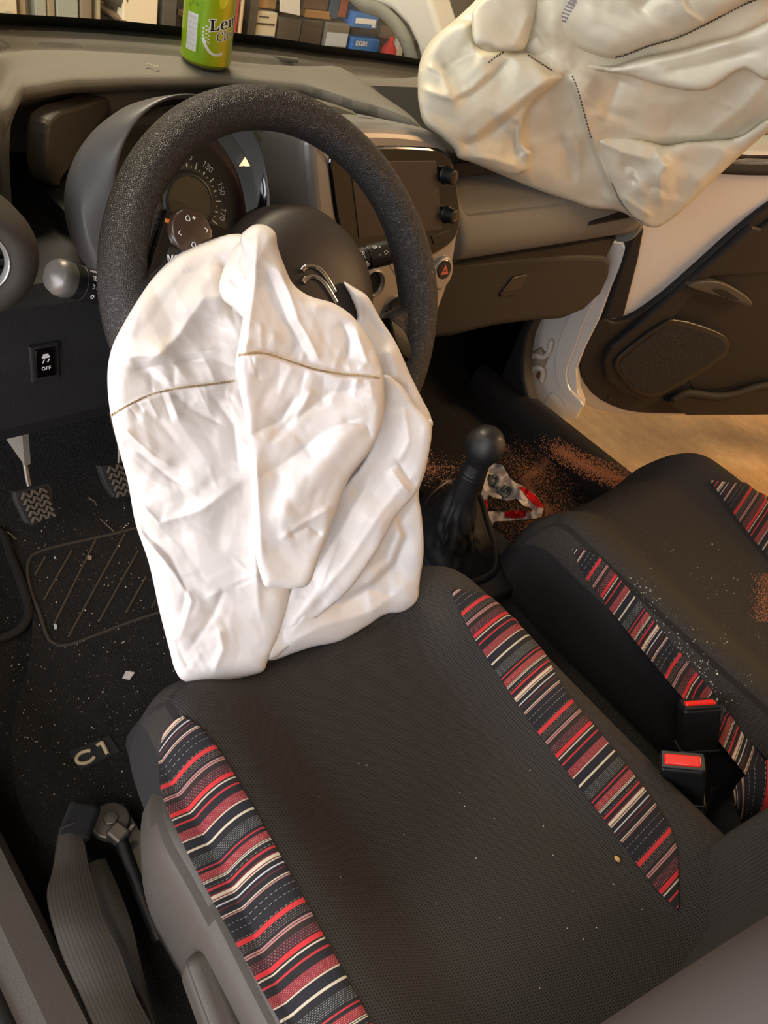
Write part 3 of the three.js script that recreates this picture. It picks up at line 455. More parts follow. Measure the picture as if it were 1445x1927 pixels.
/* ------------------------------------------------------------------ centre stack with touch screen */
{
  const f = new Frame(V(-0.01, 0.85, -0.70), V(1, 0, 0), V(0, Math.cos(0.24), -Math.sin(0.24)));
  const t = thing('centre_stack', 'silver framed centre console with black touch screen', 'console', f.w(0, -0.2, -0.05).toArray());
  const sil = [[575, 275], [577, 256], [592, 246], [665, 233], [730, 233], [789, 239], [825, 251], [845, 275], [858, 330], [866, 400], [867, 444], [850, 531], [828, 594], [806, 680], [780, 770], [730, 800], [690, 745], [650, 660], [615, 570], [594, 484], [583, 380]];
  const bez = [[617, 305], [622, 288], [640, 280], [720, 273], [790, 275], [835, 283], [850, 305], [860, 360], [863, 425], [852, 452], [818, 478], [780, 492], [720, 496], [665, 478], [645, 463], [632, 420], [622, 355]];
  part(t, 'frame', slab(f, f.pts(sil), 0.16, 0.016, 0, 3, [], 5), M.silver, 'silver satin frame');
  const b = part(t, 'bezel', slab(f, f.pts(bez), 0.012, 0.004, 0.003, 3, [], 3), M.gloss, 'glossy black bezel');
  part(b, 'screen', slab(f, f.pts([[655, 303], [817, 302], [828, 430], [672, 447]]), 0.002, 0.0004, 0.0042), new THREE.MeshPhysicalMaterial({ color: 0x3a3230, roughness: 0.35, clearcoat: 0.6, clearcoatRoughness: 0.2 }), 'dark switched off screen');
  for (const [x, y] of [[844, 327], [846, 401]]) { const c = f.pix(x - 8, y + 2); const k = part(t, 'knob', latheOn(f, [[0.0001, 0.019], [0.008, 0.019], [0.0098, 0.0175], [0.0102, 0.006], [0.0125, 0.003]], c[0], c[1], 28), M.satin, 'black knob'); part(k, 'cap', latheOn(f, [[0.0001, 0.0196], [0.006, 0.0193], [0.0062, 0.0188]], c[0], c[1], 20), M.gloss); }
  part(t, 'card_slot', slab(f, f.pts([[808, 444], [843, 432], [846, 444], [812, 458]]), 0.002, 0.0004, 0.0045), M.satin);
  { const c = f.pix(690, 528); part(t, 'speaker_cup', latheOn(f, [[0.012, 0.004], [0.015, 0.014], [0.0175, 0.018], [0.024, 0.008], [0.027, 0.0]], c[0], c[1], 36), M.silver, 'silver cup'); const m = part(t, 'mesh_disc', latheOn(f, [[0.0001, 0.012], [0.0155, 0.0115]], c[0], c[1], 24), M.black); const hs = []; for (let i = -4; i <= 4; i++) for (let j = -4; j <= 4; j++) { const x = (i + (j & 1) / 2) * 0.0032, y = j * 0.0029; if (Math.hypot(x, y) < 0.0135) { const g = new THREE.TorusGeometry(0.0013, 0.0003, 5, 8); g.translate(c[0] + x, c[1] + y, 0.0125); hs.push(onFrame(g, f)); } } part(m, 'mesh_holes', merge(hs), M.satin); }
  { const c = f.pix(834, 510); const h = part(t, 'hazard_housing', slab(f, f.pts([[812, 505], [822, 488], [838, 480], [848, 490], [847, 515], [838, 533], [824, 545], [813, 540]]), 0.012, 0.004, 0.006, 3, [], 3), M.silver, 'silver hazard surround');
    const hb = part(h, 'hazard_button', slab(f, f.pts([[817, 505], [824, 492], [836, 487], [842, 497], [840, 512], [832, 522], [821, 521]]), 0.004, 0.001, 0.0075, 3), M.gloss); const e = f.pix(830, 507); const tr = (r) => [[e[0], e[1] + r], [e[0] + r * 0.9, e[1] - r * 0.6], [e[0] - r * 0.9, e[1] - r * 0.6]]; part(h, 'warning_triangle', slab(f, tr(0.009), 0.0006, 0, 0.0081, 0, [tr(0.0032)]), new THREE.MeshStandardMaterial({ color: 0xd86a5c, roughness: 0.5 }), 'red warning triangle'); }
  for (const [x, y, r] of [[748, 592, 0.027], [772, 650, 0.024]]) { const c = f.pix(x, y); const k = part(t, 'climate_dial', latheOn(f, [[0.0001, 0.012], [r * 0.85, 0.012], [r, 0.009], [r, -0.002]], c[0], c[1], 36), M.gloss, 'black climate dial'); part(k, 'symbols', merge([icon(new Frame(f.w(c[0], c[1], 0.0122), f.u, f.v), [[[-0.006, 0.008], [-0.002, 0.010], [0.002, 0.008]], [[0.004, 0.012], [0.008, 0.014]], [[0.005, 0.008], [0.009, 0.011]]])]), M.white); }
  part(t, 'lower_stack', boxUV(merge([(() => { const g = rbox(0.24, 0.30, 0.14, 0.03, 0.04, 0.60, -0.78); return g; })()])), M.dashDark);
}
/* ------------------------------------------------------------------ steering wheel */
const wheel = thing('steering_wheel', 'black grained steering wheel with glossy button pod', 'steering wheel', WC.toArray());
{
  const f = wf0, R0 = 0.167;
  const rim = grid(160, 24, (u, v) => {
    const a = u * Math.PI * 2, b = v * Math.PI * 2; const thick = 0.0185 + 0.0025 * (Math.exp(-Math.pow((Math.cos(a) < 0 ? a - Math.PI : 9) / 0.4, 2)) + Math.exp(-Math.pow(Math.sin(a / 2) / 0.18, 2)));
    const r = R0 + Math.cos(b) * thick * 1.0, z = Math.sin(b) * thick * 1.08; const p = f.w(Math.cos(a) * r, Math.sin(a) * r, z); p.uv = [a * R0 * 15, v * 0.118 * 15]; return p;
  });
  part(wheel, 'rim', rim, M.leather, 'black grained rim');
  const fs = new Frame(f.w(0, 0, 0.014), f.u, f.v), fp = new Frame(f.w(0, 0, 0.018), f.u, f.v);
  const sm = boxUV(slab(fs, fs.pts([[268, 325], [296, 352], [315, 392], [298, 450], [284, 500], [266, 545], [284, 630], [250, 640], [236, 560], [240, 430]]), 0.026, 0.010, 0, 3, [], 4)); { const uv = sm.attributes.uv; for (let i = 0; i < uv.count; i++) uv.setXY(i, uv.getX(i) * 15, uv.getY(i) * 15); }
  part(wheel, 'spoke', sm, M.leather);
  const sr = boxUV(slab(f, f.pts([[735, 590], [790, 560], [800, 640], [790, 700], [730, 690], [700, 640]]), 0.022, 0.008, 0.008, 0, [], 4)); { const uv = sr.attributes.uv; for (let i = 0; i < uv.count; i++) uv.setXY(i, uv.getX(i) * 15, uv.getY(i) * 15); }
  part(wheel, 'spoke', sr, M.leather);
  part(wheel, 'spoke', boxUV(onFrame(rbox(0.07, 0.10, 0.02, 0.008, 0, -0.11, -0.004), f)), M.leather);
  const pod = part(wheel, 'button_pod', slab(fp, fp.pts([[314, 392], [372, 410], [430, 430], [470, 445], [470, 620], [330, 620], [270, 560], [264, 543], [282, 500], [300, 440]]), 0.026, 0.003, 0, 0, [], 2), M.gloss, 'glossy black button pod');
  { const c = fp.pix(357, 438), z0 = 0; part(pod, 'round_pad', latheOn(fp, [[0.0001, 0.006], [0.0165, 0.0055], [0.0185, 0.004], [0.020, 0]], c[0], c[1], 40), new THREE.MeshPhysicalMaterial({ color: 0x3a2a22, roughness: 0.35, clearcoat: 0.5 }), 'round four way pad');
    const fr = new Frame(fp.w(c[0], c[1], 0.006), fp.u, fp.v); const ro = 0.0125; const spk = (x, y) => [[[x - 0.003, y - 0.001], [x - 0.003, y + 0.001], [x, y + 0.0022], [x, y - 0.0022], [x - 0.003, y - 0.001]]];
    part(pod, 'pad_symbols', icon(fr, [[[-ro + 0.001, 0.002], [-ro - 0.001, 0], [-ro + 0.001, -0.002]], [[ro - 0.001, 0.002], [ro + 0.001, 0], [ro - 0.001, -0.002]], ...spk(-0.001, ro - 0.002), [[0.002, ro - 0.002], [0.005, ro - 0.002]], [[0.0035, ro - 0.0035], [0.0035, ro - 0.0005]], ...spk(-0.001, -ro + 0.002), [[0.002, -ro + 0.002], [0.005, -ro + 0.002]]]), M.white, 'white pad symbols');
    part(pod, 'mode_button', slab(fp, fp.pts([[312, 478], [318, 463], [340, 470], [380, 482], [395, 500], [370, 520], [340, 505], [318, 500]]), 0.006, 0.0015, 0.003, 3), M.satin, 'button marked MODE'); const m = fp.pix(333, 487); part(pod, 'lettering', textOn(fp, 'MODE', 0.0054, m[0], m[1], -0.12, 0.0032), M.white);
    part(pod, 'indicator', slab(fp, fp.pts([[311, 411], [320, 413], [319, 420], [310, 418]]), 0.001, 0.0002, 0.0008), new THREE.MeshStandardMaterial({ color: 0xd97a3a, roughness: 0.4 }), 'amber mark');
    part(pod, 'lower_button', slab(fp, fp.pts([[262, 530], [272, 523], [286, 540], [290, 575], [275, 580]]), 0.004, 0.001, 0.003, 3), M.satin);
    part(wheel, 'lower_button', slab(f, f.pts([[715, 600], [745, 625], [757, 660], [750, 680], [730, 660]]), 0.02, 0.003, 0.016, 3), M.gloss, 'glossy button on right spoke'); }
  // hub cover with chevrons
  const H = 0.052, HR = 0.084; const hub = part(wheel, 'hub_cover', latheOn(f, [[0.0001, H], [HR * 0.3, H * 0.985], [HR * 0.6, H * 0.90], [HR * 0.85, H * 0.68], [HR * 0.97, H * 0.38], [HR, 0.0], [HR * 0.9, -0.02]], 0, 0, 64), new THREE.MeshStandardMaterial({ color: 0x2e2826, roughness: 0.5 }), 'domed dark hub cover');
  const dome = (px, py) => { let z = H * 0.9, a; for (let k = 0; k < 8; k++) { const fr = new Frame(f.w(0, 0, z), f.u, f.v); a = fr.pix(px, py); const r = Math.hypot(...a) / HR; z = H * lut(r, [0, 0.3, 0.6, 0.85, 0.97, 1], [1, 0.985, 0.9, 0.68, 0.38, 0.05]); } return f.w(a[0], a[1], z + 0.0012); };
  for (const l of [[[566, 510], [571, 504], [583, 501], [597, 505], [608, 516], [618, 531], [628, 549]], [[568, 533], [573, 525], [585, 520], [597, 523], [609, 534], [620, 550], [631, 569]]]) { const c = new THREE.CatmullRomCurve3(l.map(([x, y]) => dome(x, y)), false, 'centripetal'); const g = new THREE.TubeGeometry(c, 30, 0.0024, 8); part(hub, 'chevron', g, M.chrome, 'chrome chevron'); }
}
/* ------------------------------------------------------------------ passenger door, swung open */
{
  const f = new Frame(V(0.80, 0, -0.77), V(0.93, 0, 0.37), V(0, 1, 0));
  const t = thing('passenger_door', 'open white passenger door with black trim panel and speaker', 'door', [0.80, 0.27, -0.77]);
  const shell = f.pts([[1200, 425], [1160, 515], [1118, 600], [1088, 648], [1068, 690], [1072, 728], [1090, 752], [1120, 772], [1180, 783], [1300, 785], [1445, 784], [1560, 783], [1720, 781], [1760, 300], [1500, 290], [1330, 300], [1260, 370]]);
  part(t, 'shell', slab(f, shell, 0.10, 0.012, 0, 2, [], 4), M.paint, 'cream white painted door skin');
  const trim = f.pts([[1130, 592], [1150, 600], [1180, 592], [1230, 560], [1300, 500], [1380, 428], [1445, 378], [1540, 330], [1700, 300], [1730, 770], [1445, 772], [1250, 773], [1170, 766], [1110, 735], [1088, 690], [1093, 650], [1108, 620]]);
  const tr = part(t, 'trim_panel', boxUV(slab(f, trim, 0.02, 0.006, 0.016, 3, [], 3)), M.doorTrim, 'dark plastic door trim');
  part(tr, 'raised_edge', boxUV(slab(f, f.pts([[1126, 668], [1140, 640], [1235, 560], [1330, 478], [1400, 415], [1420, 420], [1310, 520], [1250, 590], [1345, 620], [1358, 640], [1345, 665], [1230, 735], [1200, 742], [1160, 728], [1130, 700]]), 0.02, 0.006, 0.030, 0, [], 3)), M.doorTrim);
  part(tr, 'speaker_rim', boxUV(slab(f, f.pts([[1142, 668], [1150, 655], [1232, 592], [1252, 586], [1330, 608], [1352, 622], [1356, 640], [1346, 658], [1240, 724], [1215, 732], [1185, 724], [1152, 692]]), 0.02, 0.004, 0.037, 3, [], 3)), M.satin);
  const gr = part(tr, 'speaker_grille', slab(f, f.pts([[1150, 668], [1156, 658], [1235, 598], [1252, 593], [1328, 614], [1346, 626], [1349, 640], [1340, 653], [1236, 717], [1214, 724], [1188, 717], [1158, 690]]), 0.02, 0.003, 0.039, 3, [], 3), new THREE.MeshStandardMaterial({ color: 0x23211e, roughness: 0.85, bumpMap: rep(weave, 60), bumpScale: 0.001 }), 'perforated speaker grille');
  // pull handle recess and pocket
  part(tr, 'upper_panel', boxUV(slab(f, f.pts([[1285, 520], [1330, 512], [1445, 505], [1560, 495], [1700, 470], [1690, 320], [1540, 350], [1445, 400], [1390, 440]]), 0.02, 0.008, 0.026, 0, [], 3)), M.doorTrim);
  const hd = part(tr, 'handle_bezel', slab(f, f.pts([[1277, 522], [1300, 514], [1330, 514], [1358, 524], [1396, 552], [1396, 560], [1345, 545], [1300, 532]]), 0.014, 0.004, 0.040, 3, [], 3), M.trimGrey, 'grey door handle surround'); part(hd, 'handle', slab(f, f.pts([[1322, 528], [1338, 527], [1360, 538], [1372, 548], [1345, 543]]), 0.004, 0.001, 0.0415, 3), M.black);
  part(tr, 'pocket_recess', slab(f, f.pts([[1285, 705], [1330, 670], [1445, 630], [1600, 610], [1600, 690], [1445, 708], [1370, 722], [1300, 728]]), 0.006, 0.002, 0.0175, 0), M.doorTrim, 'back of the door pocket');
  part(tr, 'pocket_lip', capTube([[1255, 738], [1275, 728], [1330, 733], [1365, 730], [1410, 716], [1445, 712], [1600, 700]].map(([x, y]) => f.w(...f.pix(x, y), 0.03)), 0.011, 60, 10), M.doorTrim);
  part(tr, 'pocket_front', boxUV(slab(f, f.pts([[1240, 742], [1275, 732], [1330, 737], [1365, 734], [1410, 720], [1445, 716], [1600, 704], [1600, 765], [1400, 768], [1280, 768]]), 0.02, 0.005, 0.034, 0, [], 3)), M.doorTrim);
  part(t, 'weather_strip', tube([[1330, 318], [1445, 322], [1600, 312]].map(([x, y]) => f.w(...f.pix(x, y - 4), 0.006)), 0.011, 20, 8), M.rubber, 'black window seal');
  part(t, 'sill_strip', slab(f, f.pts([[1250, 330], [1280, 290], [1445, 292], [1760, 280], [1760, 300], [1445, 314], [1330, 312]]), 0.04, 0.004, 0.0), M.black);
  part(t, 'front_seal', slab(f, f.pts([[1204, 425], [1194, 480], [1166, 592], [1130, 594], [1148, 535], [1170, 470], [1185, 430]]), 0.03, 0.006, 0.018, 0, [], 3), M.rubber, 'black front edge seal');
  part(t, 'window_glass', slab(f, f.pts([[1340, 296], [1445, 296], [1760, 284], [1700, -100], [1420, -60]]), 0.004, 0.0005, -0.05), M.glass, 'clear raised window glass');
  const cl = f.pix(1140, 742); part(tr, 'fastener', latheOn(f, [[0.0001, 0.019], [0.006, 0.018], [0.007, 0.0155]], cl[0], cl[1], 16), M.satin);
}
/* ------------------------------------------------------------------ seats */
function stripeTex() {
  return canvasTex(256, 2048, (x, W, H) => {
    x.fillStyle = '#1d1c22'; x.fillRect(0, 0, W, H);
    const r = mulberry(9); for (let i = 0; i < 5000; i++) { x.fillStyle = r() > 0.5 ? 'rgba(50,46,60,.35)' : 'rgba(8,8,10,.4)'; x.fillRect(r() * W, r() * H, 6, 2); }
    const band = (a, b, c) => { x.fillStyle = c; x.fillRect(0, a * H, W, (b - a) * H); };
    const dots = (a, b, c, n = 1, step = 16, wd = 9) => { x.fillStyle = c; for (let k = 0; k < n; k++) { const y = (a + (b - a) * (k + 0.5) / n) * H, h = Math.max(3, (b - a) * H / n * 0.32); for (let i = 0; i < W; i += step) x.fillRect(i + (k % 2) * step / 2, y - h / 2, wd, h); } };
    const RED = '#c8333a', DRED = '#7d2430', CREAM = '#d8ccb4', PINK = '#c08a86', GRY = '#9a9c94', TAN = '#8f7a6c';
    dots(0, 0.062, GRY, 7, 8, 5); band(0.098, 0.112, CREAM); band(0.112, 0.165, '#1b1d28');
    band(0.165, 0.173, CREAM); band(0.173, 0.228, '#8a2731'); dots(0.175, 0.226, '#c98a86', 7, 8, 4);
    band(0.27, 0.282, RED); band(0.312, 0.321, CREAM); band(0.330, 0.356, '#da3136'); band(0.36, 0.41, '#4a1f28'); dots(0.36, 0.41, '#a87c74', 4, 9, 4);
    band(0.41, 0.44, '#2c231f'); band(0.44, 0.449, PINK); band(0.453, 0.462, PINK); dots(0.475, 0.507, TAN, 3, 8, 5); dots(0.511, 0.516, CREAM, 1); band(0.52, 0.547, '#d8353a'); dots(0.551, 0.556, CREAM, 1);
    dots(0.603, 0.609, '#c9cdd0', 1); dots(0.643, 0.649, '#c9cdd0', 1); band(0.685, 0.692, PINK); band(0.696, 0.703, CREAM);
    band(0.733, 0.738, DRED); band(0.757, 0.765, '#cfcfd2'); band(0.790, 0.797, CREAM); band(0.797, 0.803, DRED); band(0.803, 0.822, '#d9cfb8'); band(0.822, 0.83, DRED); band(0.852, 0.866, RED); dots(0.874, 0.879, CREAM, 1); band(0.898, 0.904, CREAM); band(0.908, 0.913, CREAM); band(0.916, 0.958, '#96282f'); dots(0.918, 0.956, '#d09a94', 5, 8, 4); band(0.975, 0.984, RED);
  });
}
const stripes = stripeTex();
M.stripe = new THREE.MeshStandardMaterial({ map: stripes, roughness: 0.85, bumpMap: rep(weave, 20, 120), bumpScale: 0.0004 });
const wAt = (S, z, side = 1) => S.w * (side < 0 ? 1 - (S.nl || 0) * sstep(0.05, -0.25, z) : 1) * (1 - 0.14 * Math.pow(clamp((S.zf + 0.15 - z) / 0.15), 2.4));
function seatTop(S) { return (x, z) => {
  const front = S.zf, back = S.zb, a = Math.min(1, Math.abs((x - S.x0) / wAt(S, z, x - S.x0)));
  let y = S.y + 0.012 * sstep(back, front, z) - 0.02 * Math.exp(-Math.pow((z - (front + back) / 2) / 0.2, 2)) * (1 - a * a);
  y += S.bol * sstep(0.38, 0.78, a);                    // bolsters
  if (a > 0.80) y -= 0.05 * Math.pow((a - 0.80) / 0.20, 2.4);
  const t = clamp((z - front) / 0.10); y -= 0.085 * Math.pow(1 - t, 2.4);   // front roll
  return y; }; }
function makeSeat(S, t) {
  const top = seatTop(S); const wz = (z, side) => wAt(S, z, side);
  const surf = (u, v) => { const z = lerp(S.zf, S.zb, Math.pow(v, 1.15)); const a = lerp(-1, 1, u), w = wz(z, a); const x = S.x0 + a * w; const y = top(x, z); return V(x, y, z); };
  const g = grid(70, 90, surf);
  // skirt
  const sk = []; const loop = [];
  for (let i = 0; i <= 60; i++) loop.push([0, 1 - i / 60]); for (let i = 1; i <= 60; i++) loop.push([i / 60, 0]); for (let i = 1; i <= 60; i++) loop.push([1, i / 60]);
  const skirt = grid(loop.length - 1, 8, (u, v) => { const [a, b] = loop[Math.round(u * (loop.length - 1))]; const p = surf(a, b); const y0 = p.y; const y = lerp(y0, 0.29, v); const out = 0.010 * Math.sin(Math.PI * Math.min(1, v * 1.3)); const c = V(S.x0, y, (S.zf + S.zb) / 2); const d = V(p.x - c.x, 0, 0).normalize(); return V(p.x + (Math.abs(p.x - S.x0) > wz(p.z, p.x - S.x0) * 0.98 ? Math.sign(p.x - S.x0) * out : 0) - (v > 0.5 ? Math.sign(p.x - S.x0) * 0.03 * (v - 0.5) : 0), y, p.z + (b === 0 ? -out * 1.5 + v * v * 0.05 : 0)); });
  part(t, 'cushion', boxUV(flip(g)), M.fabric, 'black woven seat cushion');
  part(t, 'cushion_side', boxUV(skirt), M.fabricSide, 'black side cloth');
  return { top, surf };
}
function strip(t, S, top, inner, outer, n = 60, skew = 0, u0 = 0) {
  const P = (l) => new THREE.CatmullRomCurve3(l.map(([x, y]) => onSurf(x, y, top, S.y + 0.02)), false, 'centripetal');
  const A = P(inner), B = P(outer); const dirs = [];
  const PERIOD = 0.162;
  const g = grid(18, n, (u, v) => { const a = A.getPoint(v), b = B.getPoint(v); const p = a.lerp(b, u); p.y = top(p.x, p.z) + 0.0016 + 0.0022 * Math.sqrt(clamp(4 * u * (1 - u))); p.uv = [(p.x - S.x0) / 0.06, (p.z + u0 + skew * (p.x - S.x0)) / PERIOD]; return p; });
  return part(t, 'striped_insert', g, M.stripe, 'striped red, cream and black cloth insert');
}
const DS = { x0: -0.309, w: 0.249, nl: 0.12, y: 0.527, bol: 0.030, zf: -0.415, zb: 0.16 };
const dseat = thing('front_seat', 'black driver seat with red striped bolster inserts under the airbag', 'seat', [DS.x0, 0.29, -0.1]);
{
  const { top } = makeSeat(DS, dseat);
  strip(dseat, DS, top, [[345, 1352], [372, 1366], [410, 1410], [450, 1475], [510, 1580], [570, 1690], [630, 1800], [700, 1927], [740, 1990]], [[343, 1351], [312, 1372], [299, 1425], [303, 1490], [330, 1560], [380, 1660], [440, 1770], [528, 1927], [560, 1980]], 90, -0.22, 0.0);
  strip(dseat, DS, top, [[846, 1111], [880, 1182], [950, 1292], [1050, 1432], [1150, 1562], [1230, 1670], [1272, 1712]], [[850, 1110], [912, 1119], [968, 1165], [1050, 1280], [1130, 1382], [1215, 1490], [1268, 1580], [1276, 1700]], 90, 0.03, 0.03);
  // plastic side cover on the door side with the recline lever
  const cov = grid(12, 50, (u, v) => { const z = lerp(-0.32, 0.3, v); const pr = [[-0.548, 0.512], [-0.556, 0.514], [-0.566, 0.506], [-0.575, 0.49], [-0.580, 0.45], [-0.572, 0.36], [-0.560, 0.29]]; const k = u * (pr.length - 1), i = Math.min(pr.length - 2, Math.floor(k)), q = k - i; const nose = Math.pow(clamp((-0.24 - z) / 0.08), 2); return V(lerp(pr[i][0], pr[i + 1][0], q) + 0.03 * nose + 0.02 * sstep(-0.02, -0.25, z) * (1 - u), lerp(pr[i][1], pr[i + 1][1], q) - 0.05 * nose * (1 - u), z); });
  part(dseat, 'side_cover', boxUV(cov), M.trimGrey, 'grey brown plastic side cover');
  { const c = at(316, 1752, 'y', 0.445); 
    const l0 = at(368, 1800, 'y', 0.45), l1 = at(440, 1990, 'y', 0.45); part(dseat, 'recline_lever', (() => { const L = l0.distanceTo(l1); const g = rbox(0.032, 0.05, L, 0.013, 0, 0, L / 2, 4); g.rotateY(Math.atan2(l1.x - l0.x, l1.z - l0.z)); g.translate(l0.x, l0.y, l0.z); return boxUV(g); })(), M.trimGrey, 'grey recline lever'); }
  // seat runner and frame
  part(dseat, 'runner', boxUV(bx(-0.545, -0.52, 0.25, 0.29, -0.40, 0.3)), M.steel); part(dseat, 'runner', boxUV(bx(-0.13, -0.105, 0.25, 0.29, -0.40, 0.3)), M.steel);
  // backrest
  const back = grid(40, 30, (u, v) => { const a = lerp(-1, 1, u), y = lerp(0.50, 1.08, v); const w = 0.235 - 0.05 * v * v; return V(DS.x0 + a * w, y, 0.125 - 0.03 * v * (1 - v) + 0.055 * v - 0.05 * sstep(0.5, 0.85, Math.abs(a)) + 0.12 * Math.pow(clamp((Math.abs(a) - 0.85) / 0.15), 2)); });
  part(dseat, 'backrest', boxUV(back), M.fabric, 'black woven backrest');
  part(dseat, 'backrest_shell', boxUV(rbox(0.43, 0.62, 0.06, 0.03, DS.x0, 0.80, 0.245)), M.fabricSide);
  part(dseat, 'backrest_bolster', capTube([dp(1120, 2110, 0.44), dp(1213, 2063, 0.40), dp(1508, 1926, 0.31), dp(1640, 1860, 0.29)], 0.036, 24, 18), new THREE.MeshStandardMaterial({ color: 0x4a4441, roughness: 0.85 }), 'grey side bolster');
}
const PS = { x0: 0.345, w: 0.236, y: 0.520, bol: 0.028, zf: -0.395, zb: 0.2 };
const pseat = thing('front_seat', 'dusty black passenger seat with red striped inserts', 'seat', [PS.x0, 0.29, -0.1]);
{
  const { top } = makeSeat(PS, pseat);
  strip(pseat, PS, top, [[1078, 1034], [1120, 1045], [1165, 1090], [1230, 1170], [1300, 1255], [1360, 1330], [1420, 1410], [1470, 1480]], [[1076, 1036], [1095, 1080], [1140, 1140], [1200, 1215], [1262, 1290], [1310, 1345], [1370, 1420], [1410, 1470]], 80, 0.25, 0.06);
  strip(pseat, PS, top, [[1335, 906], [1352, 930], [1385, 975], [1420, 1020], [1450, 1056], [1500, 1115]], [[1338, 906], [1385, 910], [1430, 928], [1470, 960], [1510, 1000], [1550, 1050]], 60, 0.22, 0.09);
  // backrest
  part(pseat, 'backrest', boxUV(grid(40, 30, (u, v) => { const a = lerp(-1, 1, u), y = lerp(0.44, 1.1, v); return V(PS.x0 + a * 0.24, y, 0.2 + 0.16 * v - 0.05 * sstep(0.5, 0.85, Math.abs(a)) + 0.12 * Math.pow(clamp((Math.abs(a) - 0.85) / 0.15), 2)); })), M.fabric);
  part(pseat, 'backrest_shell', boxUV(rbox(0.44, 0.62, 0.06, 0.03, PS.x0, 0.80, 0.42)), M.fabricSide);
  const b0 = [[1376, 1500], [1385, 1478], [1415, 1448], [1470, 1415]], b1 = [[1378, 1512], [1400, 1555], [1425, 1575], [1490, 1588]];
  const c0 = new THREE.CatmullRomCurve3(b0.map(([x, y]) => dp(x, y, 0.93))), c1 = new THREE.CatmullRomCurve3(b1.map(([x, y]) => dp(x, y, 0.945)));
  part(pseat, 'striped_insert', grid(20, 20, (u, v) => { const p = c0.getPoint(v).lerp(c1.getPoint(v), u); const bl = 0.012 * Math.sin(Math.PI * u) * sstep(0, 0.2, v); p.add(CAM.clone().sub(p).normalize().multiplyScalar(bl)); p.uv = [u, 0.1 + v * 0.42 + 0.12 * u * u]; return p; }), M.stripe, 'striped insert at the foot of the backrest');
  part(pseat, 'backrest_wing', (() => { const c = [[1420, 1540], [1520, 1500], [1620, 1480]].map(([x, y]) => dp(x, y, 1.03)); return capTube(c, 0.065, 20, 16); })(), M.fabricSide);
  part(pseat, 'runner', boxUV(bx(0.13, 0.155, 0.25, 0.29, -0.38, 0.3)), M.steel); part(pseat, 'runner', boxUV(bx(0.54, 0.565, 0.25, 0.29, -0.38, 0.3)), M.steel);
}
/* ------------------------------------------------------------------ belt buckles */
function buckle(label, px, py, x, dir, wide, red) {
  const c = at(px, py, 'x', x); const up = V(...dir).normalize(), side = V(...wide); side.addScaledVector(up, -side.dot(up)).normalize(); const f = new Frame(c, side, new THREE.Vector3().crossVectors(up, side)); // n = up
  const t = thing('belt_buckle', label, 'buckle', c.clone().addScaledVector(up, -0.09).toArray(), 'seat belt buckles between the seats');
  part(t, 'housing', boxUV(onFrame(rbox(0.048, 0.026, 0.062, 0.005, 0, 0, -0.031, 4), f)), M.satin, 'black buckle housing');
  part(t, 'collar', onFrame(rbox(0.052, 0.03, 0.006, 0.0025, 0, 0, -0.062), f), M.satin);
  part(t, 'stem', boxUV(onFrame(rbox(0.036, 0.018, 0.09, 0.006, 0, 0, -0.10), f)), M.black);
  part(t, 'slot_frame', onFrame(rbox(0.045, 0.0235, 0.004, 0.0018, 0, 0, 0), f), M.satin);
  part(t, 'press_button', onFrame(rbox(0.039, red, 0.008, 0.003, 0, -0.001, 0.0005, 4), f), M.red, 'red press button');
  return t;
}
buckle('black belt buckle with large red button nearest the driver seat', 1284, 1432, -0.072, [-0.22, 0.92, -0.40], [0.55, -0.06, 0.83], 0.015);
buckle('black belt buckle with narrow red strip beside the passenger seat', 1316, 1325, 0.062, [0.06, 0.86, -0.52], [0.7, 0.1, 0.69], 0.010);
